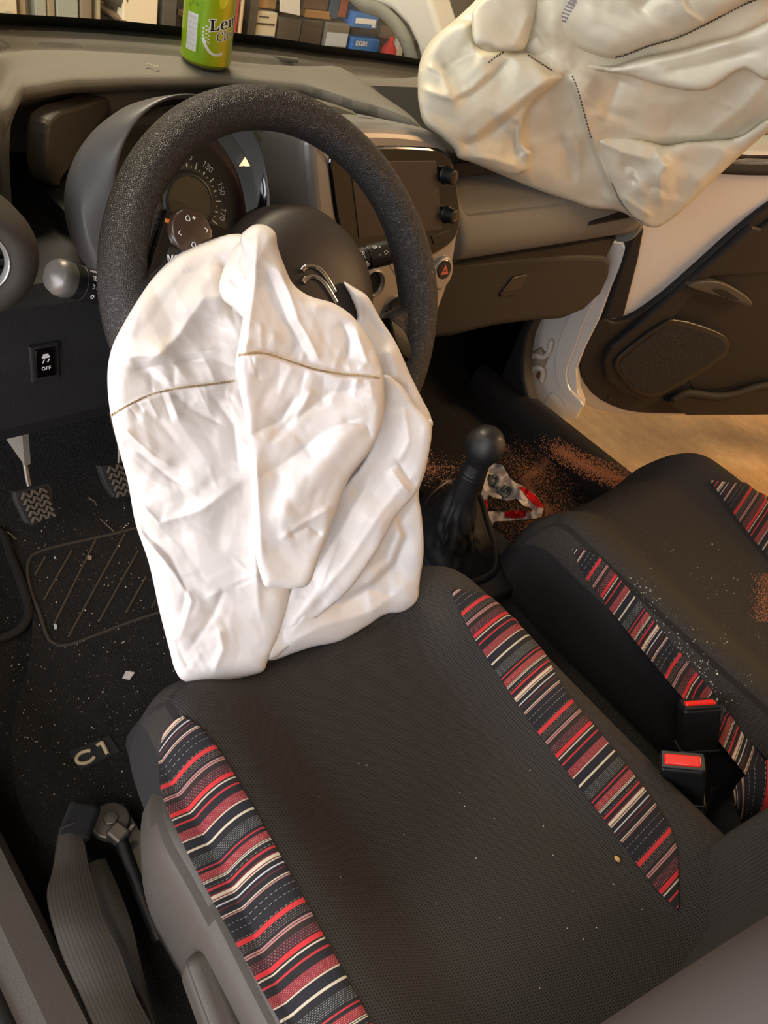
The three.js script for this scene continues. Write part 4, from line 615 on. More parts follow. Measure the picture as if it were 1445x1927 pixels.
/* ------------------------------------------------------------------ gear lever */
{
  const k = at(913, 838, 'x', 0.02), bse = V(0.075, 0.392, -0.43);
  const t = thing('gear_lever', 'black ball topped gear lever with leather gaiter', 'gear lever', bse.toArray());
  const low = at(838, 1005, 'x', 0.01), d = k.clone().sub(low).normalize();
  const fr = new Frame(k, new THREE.Vector3().crossVectors(V(0, 0, 1), d), new THREE.Vector3().crossVectors(d, new THREE.Vector3().crossVectors(V(0, 0, 1), d)));
  const s = fr.n.dot(d) > 0 ? 1 : -1; const pr = (l) => l.map(([r, z]) => [r, z * s]);
  const kn = part(t, 'knob', latheOn(fr, pr([[0.0001, 0.028], [0.011, 0.026], [0.0195, 0.0203], [0.0262, 0.0095], [0.028, 0.0], [0.0262, -0.0108], [0.02, -0.0215], [0.0168, -0.031]]), 0, 0, 48), plastic(0x1e1e1f, 0.38, 0.0001, 4), 'smooth black ball knob');
  part(kn, 'cap', latheOn(fr, pr([[0.0001, 0.0286], [0.011, 0.0266], [0.0175, 0.0222], [0.0182, 0.0208]]), 0, 0, 40), M.satin);
  part(t, 'neck', latheOn(fr, pr([[0.0165, -0.028], [0.0175, -0.045], [0.0185, -0.046], [0.0185, -0.049], [0.0175, -0.05], [0.0185, -0.052], [0.0185, -0.055], [0.0178, -0.056], [0.018, -0.072]]), 0, 0, 40), M.satin);
  // gaiter: loft from collar to base ring with folds
  const c0 = k.clone().addScaledVector(d, -0.07);
  const ring = [[786, 985], [800, 945], [850, 905], [895, 930], [915, 985], [930, 1040], [928, 1075], [900, 1092], [860, 1098], [830, 1085], [800, 1045]].map(([x, y]) => at(x, y, 'y', 0.405)); const rc = new THREE.CatmullRomCurve3(ring, true);
  const ctr = ring.reduce((a, b) => a.clone().add(b)).multiplyScalar(1 / ring.length);
  const topRing = (a) => fr.w(Math.cos(a) * 0.0185, Math.sin(a) * 0.0185, -0.07 * s);
  // match angles of the top ring and the base ring by direction
  const N = 96; const base = rc.getPoints(N); let best = 0, bd = 1e9; const tp0 = base[0].clone().sub(ctr).normalize(); for (let i = 0; i < N; i++) { const v = topRing(i / N * 2 * Math.PI).sub(c0).normalize(); const dd = v.distanceTo(tp0); if (dd < bd) { bd = dd; best = i; } }
  const t1 = topRing((best + N / 4) / N * 2 * Math.PI).sub(c0).normalize().dot(base[N / 4].clone().sub(ctr).normalize()); const sg = t1 > 0 ? 1 : -1;
  part(t, 'gaiter', boxUV(grid(N, 40, (u, v) => { const i = Math.round(u * N) % N, a = (best + sg * i) / N * 2 * Math.PI; const p = topRing(a), q = base[i]; const k2 = Math.pow(v, 1.9), down = Math.pow(v, 0.8); const r = V(lerp(p.x, q.x, lerp(k2, v, 0.25)), lerp(p.y, q.y, down), lerp(p.z, q.z, lerp(k2, v, 0.25))); const w = Math.sin(Math.PI * v); const cdir = V(r.x - lerp(c0.x, ctr.x, v), 0, r.z - lerp(c0.z, ctr.z, v)).normalize(); r.addScaledVector(cdir, w * (0.008 * Math.sin(v * 8 + 1.5 * Math.sin(u * 6.28)) + 0.005 * N3(Math.cos(u * 6.28) * 2, v * 4, Math.sin(u * 6.28) * 2))); return r; })), M.bootLeather, 'creased black leather gaiter');
  part(t, 'gaiter_ring', tube(ring.map((p) => V(p.x, p.y, p.z)), 0.008, 100, 10, true), M.satin, 'black gaiter frame');
  part(t, 'console_base', boxUV(slab(new Frame(V(ctr.x, 0.403, ctr.z), V(1, 0, 0), V(0, 0, -1)), [[-0.085, -0.11], [0.07, -0.11], [0.075, 0.02], [0.03, 0.09], [-0.05, 0.09], [-0.09, 0.0]], 0.03, 0.006, 0.002, 3)), M.satin);
}
/* ------------------------------------------------------------------ pedals and floor mat */
function pedal(label, pts, arm, z) {
  const f = new Frame(at(pts.c[0], pts.c[1], 'y', pts.y), V(1, 0, 0), V(0, 0.80, -0.6));
  const t = thing('pedal', label, 'pedal', f.o.toArray(), 'foot pedals');
  part(t, 'pad', slab(f, f.pts(pts.o), 0.014, 0.003, 0, 0, [], 3), M.rubber, 'ribbed rubber pad');
  const ribs = []; const P = f.pts(pts.o); const xs = P.map((p) => p[0]), ys = P.map((p) => p[1]); const x0 = Math.min(...xs), x1 = Math.max(...xs), y0 = Math.min(...ys), y1 = Math.max(...ys); const w = (x1 - x0), h = y1 - y0;
  for (let r = 0; r < 5; r++) { const yy = y0 + h * (0.16 + r * 0.165), pl = []; for (let i = 0; i <= 6; i++) { const sh = 0.10 * (1 - r / 4); pl.push(f.w(x0 + w * (0.16 + sh * 0.6 + i / 6 * (0.66 - sh * 0.4)), yy + (i % 2 ? 0.004 : -0.004), 0.0015)); } const g = merge(pl.slice(1).map((p, i) => tube([pl[i], p], 0.0026, 2, 6))); ribs.push(part(t, 'rib', g, new THREE.MeshStandardMaterial({ color: 0x4a443a, roughness: 0.8 }))); }
  part(t, 'arm', tube(arm.map(([x, y, zz]) => at(x, y, 'z', zz)), 0.004, 20, 8), M.steel, 'bare steel arm');
}
pedal('ribbed rubber clutch pedal on a thin steel arm', { c: [64, 948], y: 0.40, o: [[26, 925], [92, 908], [100, 920], [102, 966], [92, 976], [62, 990], [50, 985], [30, 945]] }, [[58, 925, -0.86], [52, 900, -0.875], [47, 870, -0.89], [38, 825, -0.90], [25, 780, -0.9]]);
pedal('ribbed rubber brake pedal half hidden by the airbag', { c: [215, 905], y: 0.40, o: [[186, 876], [250, 870], [262, 890], [262, 930], [215, 936], [200, 915]] }, [[225, 880, -0.86], [225, 840, -0.875], [215, 800, -0.89], [205, 760, -0.9]]);
{
  const Y = 0.262; const mp = (l) => l.map(([x, y]) => at(x, y, 'y', Y));
  const f = new Frame(V(-0.42, Y, -0.6), V(1, 0, 0), V(0, 0, -1));
  const t = thing('floor_mat', 'black carpet floor mat with heel panel and woven name tag', 'mat', [-0.42, 0.25, -0.6]);
  part(t, 'carpet', boxUV(slab(f, f.pts([[10, 870], [120, 850], [330, 900], [420, 1000], [420, 1400], [300, 1560], [130, 1600], [60, 1560], [20, 1400], [60, 1210], [50, 1100], [5, 1000], [-40, 940]]), 0.011, 0.002, 0, 3)), M.carpet, 'black mat pile');
  // heel panel: raised rubber pad edge and diagonal ridges
  const line = (l, r) => tube(l.map(([x, y]) => at(x, y, 'y', Y + 0.0005)), r, 40, 6);
  part(t, 'heel_panel', line([[340, 970], [250, 995], [180, 1012], [100, 1030], [60, 1045], [52, 1070], [58, 1110], [75, 1155], [88, 1195], [100, 1212], [122, 1215], [180, 1195], [260, 1165], [340, 1140]], 0.0028), new THREE.MeshStandardMaterial({ color: 0x37322b, roughness: 0.9 }), 'raised edge of the heel panel');
  for (const l of [[[85, 1048], [65, 1084]], [[135, 1036], [82, 1130]], [[180, 1016], [100, 1178]], [[235, 1004], [128, 1200]], [[260, 1036], [185, 1172]], [[275, 1085], [236, 1155]], [[320, 1080], [285, 1145]]]) part(t, 'ridge', line(l, 0.0018), new THREE.MeshStandardMaterial({ color: 0x4a4236, roughness: 0.95 }));
  part(t, 'dead_pedal_edge', line([[-40, 985], [0, 1000], [20, 1045], [50, 1130], [52, 1160], [35, 1185], [-10, 1205], [-60, 1215]], 0.007), M.rubber, 'bound edge around the foot rest');
  const tg = part(t, 'name_tag', slab(f, f.pts([[130, 1415], [206, 1385], [226, 1415], [152, 1450]]), 0.002, 0.0005, 0.002), new THREE.MeshStandardMaterial({ color: 0x202223, roughness: 0.8 }), 'dark woven tag with C1');
  const ff = new Frame(at(180, 1417, 'y', Y + 0.002), at(206, 1400, 'y', Y).sub(at(150, 1424, 'y', Y)), at(165, 1395, 'y', Y).sub(at(185, 1440, 'y', Y)));
  const tm = new THREE.MeshStandardMaterial({ color: 0xb9ad8b, roughness: 0.8 });
  const cp = []; for (let i = 0; i <= 16; i++) { const a = 0.75 + i / 16 * 4.9; cp.push(ff.w(-0.013 + Math.cos(a) * 0.0115, Math.sin(a) * 0.0082, 0.0006)); }
  part(tg, 'letter', tube(cp, 0.0026, 40, 6), tm, 'letter C'); part(tg, 'letter', merge([tube([ff.w(0.0125, 0.0105, 0.0006), ff.w(0.0125, -0.0095, 0.0006)], 0.003, 4, 6), tube([ff.w(0.004, 0.009, 0.0006), ff.w(0.0125, 0.0105, 0.0006)], 0.0026, 4, 6)]), tm, 'figure 1');
}
/* ------------------------------------------------------------------ seat belt and anchor by the sill */
{
  const beltTex = canvasTex(64, 64, (x) => { x.fillStyle = '#3d382f'; x.fillRect(0, 0, 64, 64); x.fillStyle = '#24211e'; for (let i = 0; i < 64; i += 8) { x.fillRect(i, 0, 2, 64); for (let j = 0; j < 64; j += 4) x.fillRect(i + 2, j, 6, 1); } });
  const bm = new THREE.MeshStandardMaterial({ map: rep(beltTex, 1.5, 24), roughness: 0.6 });
  const t = thing('seat_belt', 'dark grey seat belt webbing folded beside the door sill', 'seat belt', [-0.61, 0.27, -0.25]);
  const ribbon = (l, r) => { const a = new THREE.CatmullRomCurve3(l.map(([x, y, h]) => at(x, y, 'y', h)), false, 'centripetal'), b = new THREE.CatmullRomCurve3(r.map(([x, y, h]) => at(x, y, 'y', h)), false, 'centripetal'); const th = 0.0012; const top = grid(8, 60, (u, v) => { const p = a.getPoint(v).lerp(b.getPoint(v), u); p.y += 0.003 * Math.sin(Math.PI * u); p.uv = [u, v]; return p; }), bot = grid(8, 60, (u, v) => { const p = a.getPoint(v).lerp(b.getPoint(v), u); p.y += 0.003 * Math.sin(Math.PI * u) - th; p.uv = [u, v]; return p; }); return merge([top, flip(bot)]); };
  part(t, 'webbing', ribbon([[112, 1570, 0.33], [98, 1640, 0.335], [88, 1680, 0.345], [96, 1730, 0.35], [118, 1800, 0.345], [150, 1870, 0.34], [180, 1940, 0.345], [200, 1990, 0.35]], [[150, 1550, 0.33], [160, 1600, 0.335], [175, 1660, 0.345], [195, 1730, 0.35], [225, 1790, 0.345], [255, 1870, 0.34], [290, 1940, 0.345], [310, 1990, 0.35]]), bm, 'front run of webbing');
  part(t, 'webbing', ribbon([[168, 1625, 0.305], [175, 1660, 0.315], [190, 1720, 0.32], [225, 1800, 0.31], [262, 1880, 0.30], [290, 1950, 0.30]], [[198, 1615, 0.305], [218, 1660, 0.315], [245, 1730, 0.32], [262, 1800, 0.31], [280, 1870, 0.30], [300, 1940, 0.30]]), bm, 'rear run of webbing');
  part(t, 'webbing', ribbon([[112, 1560, 0.335], [105, 1590, 0.31], [100, 1640, 0.29]], [[150, 1545, 0.335], [160, 1590, 0.31], [168, 1620, 0.29]]), bm);
  part(t, 'sleeve', (() => { const c = at(150, 1545, 'y', 0.33); const g = rbox(0.042, 0.014, 0.036, 0.007, 0, 0, 0); g.rotateZ(0.15); g.rotateY(0.75); g.translate(c.x, c.y, c.z); return g; })(), new THREE.MeshStandardMaterial({ color: 0x07070a, roughness: 1 }), 'black plush sleeve');
  const an = thing('belt_anchor', 'steel belt anchor bar bolted to floor beside the driver seat', 'anchor', [-0.55, 0.27, -0.35]);
  const c = at(208, 1545, 'y', 0.30); const fr = new Frame(c, V(1, 0, 0), V(0, 0, -1));
  part(an, 'plate', latheOn(fr, [[0.0001, 0.004], [0.020, 0.004], [0.0225, 0.002], [0.0225, -0.006]], 0, 0, 28), M.steel, 'dull round anchor plate'); part(an, 'bolt', latheOn(fr, [[0.0001, 0.010], [0.008, 0.010], [0.009, 0.0085], [0.009, 0.003]], 0, 0, 6), M.steel);
  part(an, 'bar', tube([at(222, 1565, 'y', 0.305), at(255, 1655, 'y', 0.30), at(300, 1770, 'y', 0.295)], 0.0075, 12, 12), M.satin); part(an, 'bar_end', (() => { const p = at(222, 1570, 'y', 0.306); const g = rbox(0.02, 0.018, 0.022, 0.004); g.rotateY(0.3); g.translate(p.x, p.y, p.z); return g; })(), M.steel, 'grey bar end');
  part(an, 'rod', tube([at(236, 1572, 'y', 0.306), at(252, 1552, 'y', 0.31)], 0.0035, 6, 8), M.steel);
}
/* ------------------------------------------------------------------ deflated airbags: sewn cloth layers with thickness */
function tps(pts) { // smooth surface through a few (x, y, value) anchors
  const n = pts.length, A = [], b = []; const U = (r2) => r2 < 1e-9 ? 0 : r2 * Math.log(r2) * 0.5;
  const S = 500; const P = pts.map(([x, y]) => [x / S, y / S]);
  for (let i = 0; i < n; i++) { const r = []; for (let j = 0; j < n; j++) { const dx = P[i][0] - P[j][0], dy = P[i][1] - P[j][1]; r.push(U(dx * dx + dy * dy) + (i === j ? 0.002 : 0)); } r.push(1, P[i][0], P[i][1]); A.push(r); b.push(pts[i][2]); }
  for (let k = 0; k < 3; k++) { const r = []; for (let j = 0; j < n; j++) r.push(k === 0 ? 1 : P[j][k - 1]); r.push(0, 0, 0); A.push(r); b.push(0); }
  const m = n + 3; for (let c = 0; c < m; c++) { let p = c; for (let r = c + 1; r < m; r++) if (Math.abs(A[r][c]) > Math.abs(A[p][c])) p = r; [A[c], A[p]] = [A[p], A[c]]; [b[c], b[p]] = [b[p], b[c]]; for (let r = 0; r < m; r++) if (r !== c) { const f = A[r][c] / A[c][c]; if (f) { for (let k = c; k < m; k++) A[r][k] -= f * A[c][k]; b[r] -= f * b[c]; } } }
  const w = b.map((v, i) => v / A[i][i]);
  return (x, y) => { x /= S; y /= S; let s = w[n] + w[n + 1] * x + w[n + 2] * y; for (let i = 0; i < n; i++) { const dx = x - P[i][0], dy = y - P[i][1]; s += w[i] * U(dx * dx + dy * dy); } return s; };
}
function segDist(px, py, L) { let best = 1e9, side = 1, along = 0, tot = 0, ba = 0; for (let i = 1; i < L.length; i++) { const [x0, y0] = L[i - 1], [x1, y1] = L[i]; const dx = x1 - x0, dy = y1 - y0, l2 = dx * dx + dy * dy, len = Math.sqrt(l2); const t = clamp(((px - x0) * dx + (py - y0) * dy) / l2); const ex = px - x0 - t * dx, ey = py - y0 - t * dy; const d = Math.hypot(ex, ey); if (d < best) { best = d; side = Math.sign(dx * ey - dy * ex) || 1; ba = tot + t * len; } tot += len; } return [best, side, ba / tot]; }
// folds: [type, amplitude (m, towards the viewer), width (px), polyline]
function foldSum(folds, x, y) {
  let s = 0;
  for (const [type, amp, w, L] of folds) {
    let bx0 = 1e9, bx1 = -1e9, by0 = 1e9, by1 = -1e9; for (const [a, b] of L) { bx0 = Math.min(bx0, a); bx1 = Math.max(bx1, a); by0 = Math.min(by0, b); by1 = Math.max(by1, b); } if (x < bx0 - 4 * w || x > bx1 + 4 * w || y < by0 - 4 * w || y > by1 + 4 * w) continue;
    const [d, side, a] = segDist(x, y, L); const end = sstep(0, 0.18, a) * sstep(1, 0.82, a) * 0.85 + 0.15 * (a > 0.001 && a < 0.999 ? 1 : Math.exp(-d * d / (w * w)));
    const k = d / w;
    if (type === 'r') s += amp * Math.exp(-k * k) * end; else if (type === 'c') { const q = Math.sqrt(k * k + 0.02) / 2.6; s += amp * ((q < 1 ? 0.42 * (1 - q) : 0) + 0.42 * Math.exp(-Math.sqrt(k * k + 0.01) * 2.2)) * end; } else if (type === 's') s += amp * (side > 0 ? Math.exp(-k * 0.55) * (1 - Math.exp(-k * 6)) : -Math.exp(-k * 1.2) * 0.4 * (1 - Math.exp(-k * 6))) * end;
  }
  return s;
}
const crumpleSets = {};
function crumple(x, y, seed, sc = 1) { // straight random creases that leave flat facets between them
  let L = crumpleSets[seed]; if (!L) { const r = mulberry(seed * 101 + 7); L = []; for (let i = 0; i < 620; i++) { const cx = 120 + r() * 1420, cy = -160 + r() * 1480, a = r() * Math.PI, big = Math.pow(r(), 2.2); const len = (30 + big * 150) * sc, w = (7 + big * 44) * sc; L.push([cx - Math.cos(a) * len / 2, cy - Math.sin(a) * len / 2, cx + Math.cos(a) * len / 2, cy + Math.sin(a) * len / 2, w, (r() > 0.5 ? 1 : -1) * (0.18 + big * 0.75)]); } crumpleSets[seed] = L; }
  let s = 0.25 * N2(x / 170 + seed, y / 170);
  for (const [x0, y0, x1, y1, w, amp] of L) { if (x < Math.min(x0, x1) - w || x > Math.max(x0, x1) + w || y < Math.min(y0, y1) - w || y > Math.max(y0, y1) + w) continue; const dx = x1 - x0, dy = y1 - y0; const t = clamp(((x - x0) * dx + (y - y0) * dy) / (dx * dx + dy * dy)); const d = Math.hypot(x - x0 - t * dx, y - y0 - t * dy) / w; if (d < 1) s += amp * (1 - Math.sqrt(d * d + 0.004)); }
  return s;
}
function layer({ outline, depth, folds = [], th = 0.018, back = 0.02, edge = 40, cr = 0.008, seed = 1, step = 3.2, sm = 6, sc = 1 }) {
  const O = smooth(outline.map(([x, y]) => V(x, y, 0)), sm, true).map((p) => [p.x, p.y]); const D = tps(depth);
  let x0 = 1e9, x1 = -1e9, y0 = 1e9, y1 = -1e9; for (const [x, y] of O) { x0 = Math.min(x0, x); x1 = Math.max(x1, x); y0 = Math.min(y0, y); y1 = Math.max(y1, y); }
  x0 -= step; y0 -= step; const nx = Math.ceil((x1 - x0) / step) + 2, ny = Math.ceil((y1 - y0) / step) + 2;
  const inside = (x, y) => { let c = false; for (let i = 0, j = O.length - 1; i < O.length; j = i++) { const [xi, yi] = O[i], [xj, yj] = O[j]; if ((yi > y) !== (yj > y) && x < (xj - xi) * (y - yi) / (yj - yi) + xi) c = !c; } return c; };
  const near = (x, y) => { let b = 1e9, q; for (let i = 0, j = O.length - 1; i < O.length; j = i++) { const [xi, yi] = O[i], [xj, yj] = O[j]; const dx = xj - xi, dy = yj - yi, l = dx * dx + dy * dy; const t = l ? clamp(((x - xi) * dx + (y - yi) * dy) / l) : 0; const ex = xi + t * dx, ey = yi + t * dy, d = Math.hypot(x - ex, y - ey); if (d < b) { b = d; q = [ex, ey]; } } return [b, q]; };
  const IN = [], NR = []; for (let j = 0; j < ny; j++) for (let i = 0; i < nx; i++) { const x = x0 + i * step, y = y0 + j * step; IN.push(inside(x, y)); NR.push(near(x, y)); }
  const idF = new Int32Array(nx * ny).fill(-1), idB = new Int32Array(nx * ny).fill(-1); const pos = [], uv = [], idx = [];
  const vert = (k, i, j) => {
    if (idF[k] >= 0) return; let x = x0 + i * step, y = y0 + j * step, e = NR[k][0]; const rim = !IN[k] || e < step * 0.35; if (rim) { [x, y] = NR[k][1]; e = 0; }
    const t = clamp(e / edge), pr = Math.sqrt(1 - (1 - t) * (1 - t)); const b = D(x, y);
    const f = foldSum(folds, x, y) + cr * crumple(x, y, seed, sc);
    const df = b - pr * th - f * (0.25 + 0.75 * clamp(e / 14)), p = dp(x, y, df); idF[k] = pos.length / 3; pos.push(p.x, p.y, p.z); uv.push(x / 1000, y / 1000);
    if (rim) idB[k] = idF[k]; else { const q = dp(x, y, b + pr * back); idB[k] = pos.length / 3; pos.push(q.x, q.y, q.z); uv.push(x / 1000, y / 1000); }
  };
  for (let j = 0; j < ny - 1; j++) for (let i = 0; i < nx - 1; i++) {
    const ks = [j * nx + i, j * nx + i + 1, (j + 1) * nx + i + 1, (j + 1) * nx + i]; if (!ks.some((k) => IN[k] && NR[k][0] >= step * 0.35)) continue;
    vert(ks[0], i, j); vert(ks[1], i + 1, j); vert(ks[2], i + 1, j + 1); vert(ks[3], i, j + 1);
    const F = ks.map((k) => idF[k]), B = ks.map((k) => idB[k]); idx.push(F[0], F[2], F[1], F[0], F[3], F[2]); idx.push(B[0], B[1], B[2], B[0], B[2], B[3]);
  }
  const g = new THREE.BufferGeometry(); g.setAttribute('position', new THREE.Float32BufferAttribute(pos, 3)); g.setAttribute('uv', new THREE.Float32BufferAttribute(uv, 2)); g.setIndex(idx); g.computeVertexNormals();
  g.userData.front = (x, y, lift = 0.0015) => { const [d] = near(x, y), e = inside(x, y) ? d : 0; const t = clamp(e / edge), pr = Math.sqrt(1 - (1 - t) * (1 - t)); return dp(x, y, D(x, y) - pr * th - (foldSum(folds, x, y) + cr * crumple(x, y, seed, sc)) * (0.25 + 0.75 * clamp(e / 14)) - lift); };
  return g;
}
function gathers(L, pitch, len, amp, seed) { const r = mulberry(seed), c = new THREE.CatmullRomCurve3(L.map(([x, y]) => V(x, y, 0)), false, 'centripetal'), n = Math.floor(c.getLength() / pitch), out = []; for (let i = 0; i < n; i++) { const t0 = (i + 0.3 + r() * 0.5) / n, p = c.getPointAt(t0), t = c.getTangentAt(t0), s = r() > 0.5 ? 1 : -1, l = len * (0.5 + r()), k = (r() - 0.5) * 0.7; const dx = -t.y * s + t.x * k, dy = t.x * s + t.y * k; out.push(['c', (r() > 0.45 ? 1 : -1) * amp * (0.5 + r()), 3.2 + r() * 3, [[p.x + dx * 2, p.y + dy * 2], [p.x + dx * l, p.y + dy * l]]]); } return out; }
function stitches(front, L, pitch, len, rad) { // row of small thread stitches along a seam
  const c = new THREE.CatmullRomCurve3(L.map(([x, y]) => V(x, y, 0)), false, 'centripetal'); const total = c.getLength(), n = Math.floor(total / pitch), gs = [];
  for (let i = 0; i < n; i++) { const a = c.getPointAt(i / n), t = c.getTangentAt(i / n); const o = len; const p = front(a.x, a.y), q = front(a.x + t.x * o + t.y * o * 0.35, a.y + t.y * o - t.x * o * 0.35); gs.push(new THREE.TubeGeometry(new THREE.LineCurve3(p, q), 1, rad, 5)); }
  return merge(gs);
}
{
  // ---- driver airbag
  const t = thing('driver_airbag', 'deflated white airbag hanging from the steering wheel onto the seat', 'airbag', dp(480, 1000, 0.8).toArray());
  const LA = layer({ seed: 3, cr: 0.0052, th: 0.010, back: 0.02, edge: 26,
    outline: [[646, 530], [668, 542], [690, 556], [716, 600], [745, 645], [775, 712], [795, 752], [810, 782], [813, 800], [808, 845], [800, 888], [788, 925], [794, 975], [797, 1040], [790, 1090], [784, 1130], [760, 1150], [725, 1156], [690, 1178], [640, 1206], [590, 1217], [555, 1228], [507, 1243], [485, 1230], [480, 1100], [500, 900], [560, 720], [640, 640], [672, 600], [660, 558]],
    depth: [[640, 528, 0.71], [720, 610, 0.735], [813, 800, 0.80], [790, 925, 0.84], [795, 1040, 0.90], [780, 1140, 0.96], [640, 1200, 0.905], [505, 1243, 0.86], [600, 900, 0.79], [560, 720, 0.75], [700, 900, 0.81], [640, 1080, 0.85]],
    folds: [['c', 0.014, 26, [[800, 880], [740, 930], [690, 1000], [640, 1080], [580, 1150], [520, 1225]]], ['s', 0.014, 24, [[745, 965], [760, 1010], [740, 1060], [700, 1100], [620, 1140]]], ['c', -0.012, 20, [[790, 930], [752, 985], [725, 1050], [660, 1090], [600, 1140]]], ['c', 0.010, 14, [[700, 640], [760, 780], [800, 880]]], ['c', -0.008, 12, [[690, 700], [730, 780], [745, 850], [790, 905]]], ['c', 0.008, 12, [[740, 860], [775, 930]]], ['c', -0.010, 14, [[590, 1130], [640, 1140], [690, 1110], [760, 1120]]], ['c', 0.010, 18, [[520, 1225], [600, 1180], [700, 1150], [780, 1090]]], ['c', 0.007, 10, [[715, 740], [770, 760], [800, 800]]], ['c', -0.006, 8, [[720, 720], [760, 735], [795, 790]]], ['c', 0.006, 9, [[730, 650], [748, 700], [740, 730]]]] });
  const LF = layer({ seed: 21, cr: 0.0045, th: 0.006, back: 0.006, edge: 14,
    outline: [[722, 705], [752, 722], [782, 765], [806, 792], [812, 806], [805, 862], [782, 928], [748, 968], [705, 1042], [655, 1112], [590, 1168], [545, 1215], [507, 1242], [500, 1200], [540, 1120], [585, 1040], [630, 940], [690, 860], [715, 790]],
    depth: [[722, 705, 0.735], [812, 806, 0.778], [782, 928, 0.815], [705, 1042, 0.825], [590, 1168, 0.848], [507, 1242, 0.85], [585, 1040, 0.80], [690, 860, 0.77]],
    folds: [['c', 0.008, 14, [[790, 880], [720, 960], [660, 1050], [560, 1170]]], ['c', -0.010, 10, [[745, 862], [770, 905], [790, 918]]], ['c', 0.008, 8, [[735, 880], [758, 915], [775, 930]]], ['c', -0.008, 12, [[700, 890], [640, 1000], [580, 1100]]], ['c', 0.006, 8, [[760, 760], [770, 830], [740, 890]]], ['c', 0.006, 9, [[640, 1000], [600, 1110], [540, 1190]]]] });
  const LB = layer({ seed: 1, cr: 0.0048, th: 0.013, back: 0.02, edge: 34,
    outline: [[400, 450], [440, 440], [465, 445], [500, 520], [520, 640], [510, 800], [520, 980], [545, 1110], [525, 1190], [503, 1245], [496, 1262], [470, 1272], [440, 1279], [400, 1284], [345, 1281], [330, 1262], [318, 1220], [300, 1150], [280, 1060], [255, 985], [240, 905], [225, 850], [210, 790], [203, 740], [203, 690], [212, 650], [232, 610], [262, 560], [292, 518], [335, 478], [370, 460]],
    depth: [[400, 450, 0.655], [465, 445, 0.655], [203, 690, 0.605], [215, 800, 0.62], [240, 905, 0.66], [300, 1150, 0.76], [345, 1281, 0.815], [496, 1262, 0.85], [520, 980, 0.765], [500, 700, 0.69], [300, 600, 0.62], [370, 900, 0.68], [400, 1120, 0.765]],
    folds: [['c', 0.013, 22, [[440, 560], [385, 560], [330, 640], [270, 690]]], ['r', -0.014, 34, [[400, 590], [375, 650], [330, 690]]], ['c', -0.013, 14, [[232, 700], [320, 684], [400, 676], [445, 690]]], ['c', 0.010, 14, [[225, 672], [330, 665], [430, 660]]], ['s', 0.006, 12, [[207, 782], [260, 752], [330, 728], [445, 716]]], ['c', -0.008, 10, [[460, 520], [420, 500], [440, 600]]], ['c', -0.009, 10, [[320, 735], [360, 770], [420, 800]]], ['c', 0.008, 10, [[225, 800], [290, 860], [330, 880]]], ['c', -0.008, 9, [[215, 830], [260, 850], [320, 900], [350, 915]]], ['c', 0.010, 12, [[245, 930], [300, 985], [380, 960], [460, 900]]], ['c', -0.008, 10, [[255, 985], [320, 1050], [350, 1110], [340, 1180]]], ['c', 0.012, 16, [[262, 1000], [330, 1080], [360, 1130], [335, 1205]]], ['c', 0.010, 14, [[380, 1130], [460, 1090], [500, 1070]]], ['c', -0.008, 12, [[350, 1230], [400, 1160], [420, 1110], [490, 1080]]], ['c', 0.009, 12, [[410, 1180], [420, 1220], [400, 1270]]], ['c', -0.006, 10, [[330, 1200], [345, 1240], [360, 1260]]], ['c', -0.010, 12, [[400, 745], [440, 800], [450, 880]]], ['c', 0.009, 16, [[470, 720], [478, 900], [482, 1060], [490, 1200]]], ...gathers([[210, 782], [240, 764], [280, 745], [330, 732], [390, 724], [443, 717]], 13, 44, 0.0026, 3)] });
  const LC = layer({ seed: 7, cr: 0.0042, th: 0.010, back: 0.012, edge: 20,
    outline: [[452, 446], [466, 430], [483, 422], [505, 426], [519, 440], [522, 462], [535, 500], [552, 535], [580, 556], [628, 571], [660, 592], [685, 622], [706, 658], [718, 690], [722, 712], [723, 770], [715, 810], [695, 850], [660, 895], [640, 940], [625, 985], [600, 1050], [580, 1100], [560, 1108], [525, 1106], [500, 1104], [492, 1088], [482, 1050], [474, 980], [470, 900], [466, 830], [458, 770], [447, 720], [442, 690], [448, 650], [458, 590], [466, 520], [458, 480]],
    depth: [[483, 422, 0.615], [522, 470, 0.625], [560, 545, 0.645], [628, 571, 0.665], [722, 712, 0.705], [720, 790, 0.715], [640, 940, 0.735], [580, 1100, 0.765], [495, 1095, 0.735], [470, 900, 0.675], [445, 690, 0.62], [458, 560, 0.62], [560, 800, 0.675]],
    folds: [['s', 0.008, 14, [[448, 668], [500, 666], [560, 685], [640, 706], [716, 712]]], ['c', 0.010, 16, [[485, 430], [478, 520], [462, 640]]], ['c', -0.010, 14, [[500, 500], [540, 600], [590, 690]]], ['c', 0.009, 12, [[520, 480], [560, 600], [610, 695]]], ['c', -0.010, 14, [[640, 600], [660, 640], [650, 690]]], ['c', 0.008, 10, [[670, 620], [690, 680], [670, 700]]], ['r', 0.012, 30, [[690, 760], [600, 880], [510, 1000]]], ['c', -0.012, 16, [[690, 780], [600, 820], [540, 870], [480, 900]]], ['c', -0.010, 14, [[500, 840], [540, 800], [620, 740], [690, 730]]], ['c', 0.010, 14, [[482, 860], [484, 960], [490, 1060]]], ['c', -0.010, 12, [[540, 1010], [580, 990], [610, 1010]]], ['c', 0.009, 12, [[520, 1020], [570, 985], [630, 950]]], ['c', -0.008, 10, [[560, 740], [530, 790], [470, 820]]], ['c', 0.007, 9, [[590, 730], [550, 800]]], ['c', -0.006, 8, [[640, 790], [690, 800], [700, 830]]], ...gathers([[449, 669], [480, 664], [505, 667], [550, 682], [600, 697], [650, 705], [690, 708], [716, 712]], 12, 46, 0.0024, 4)] });
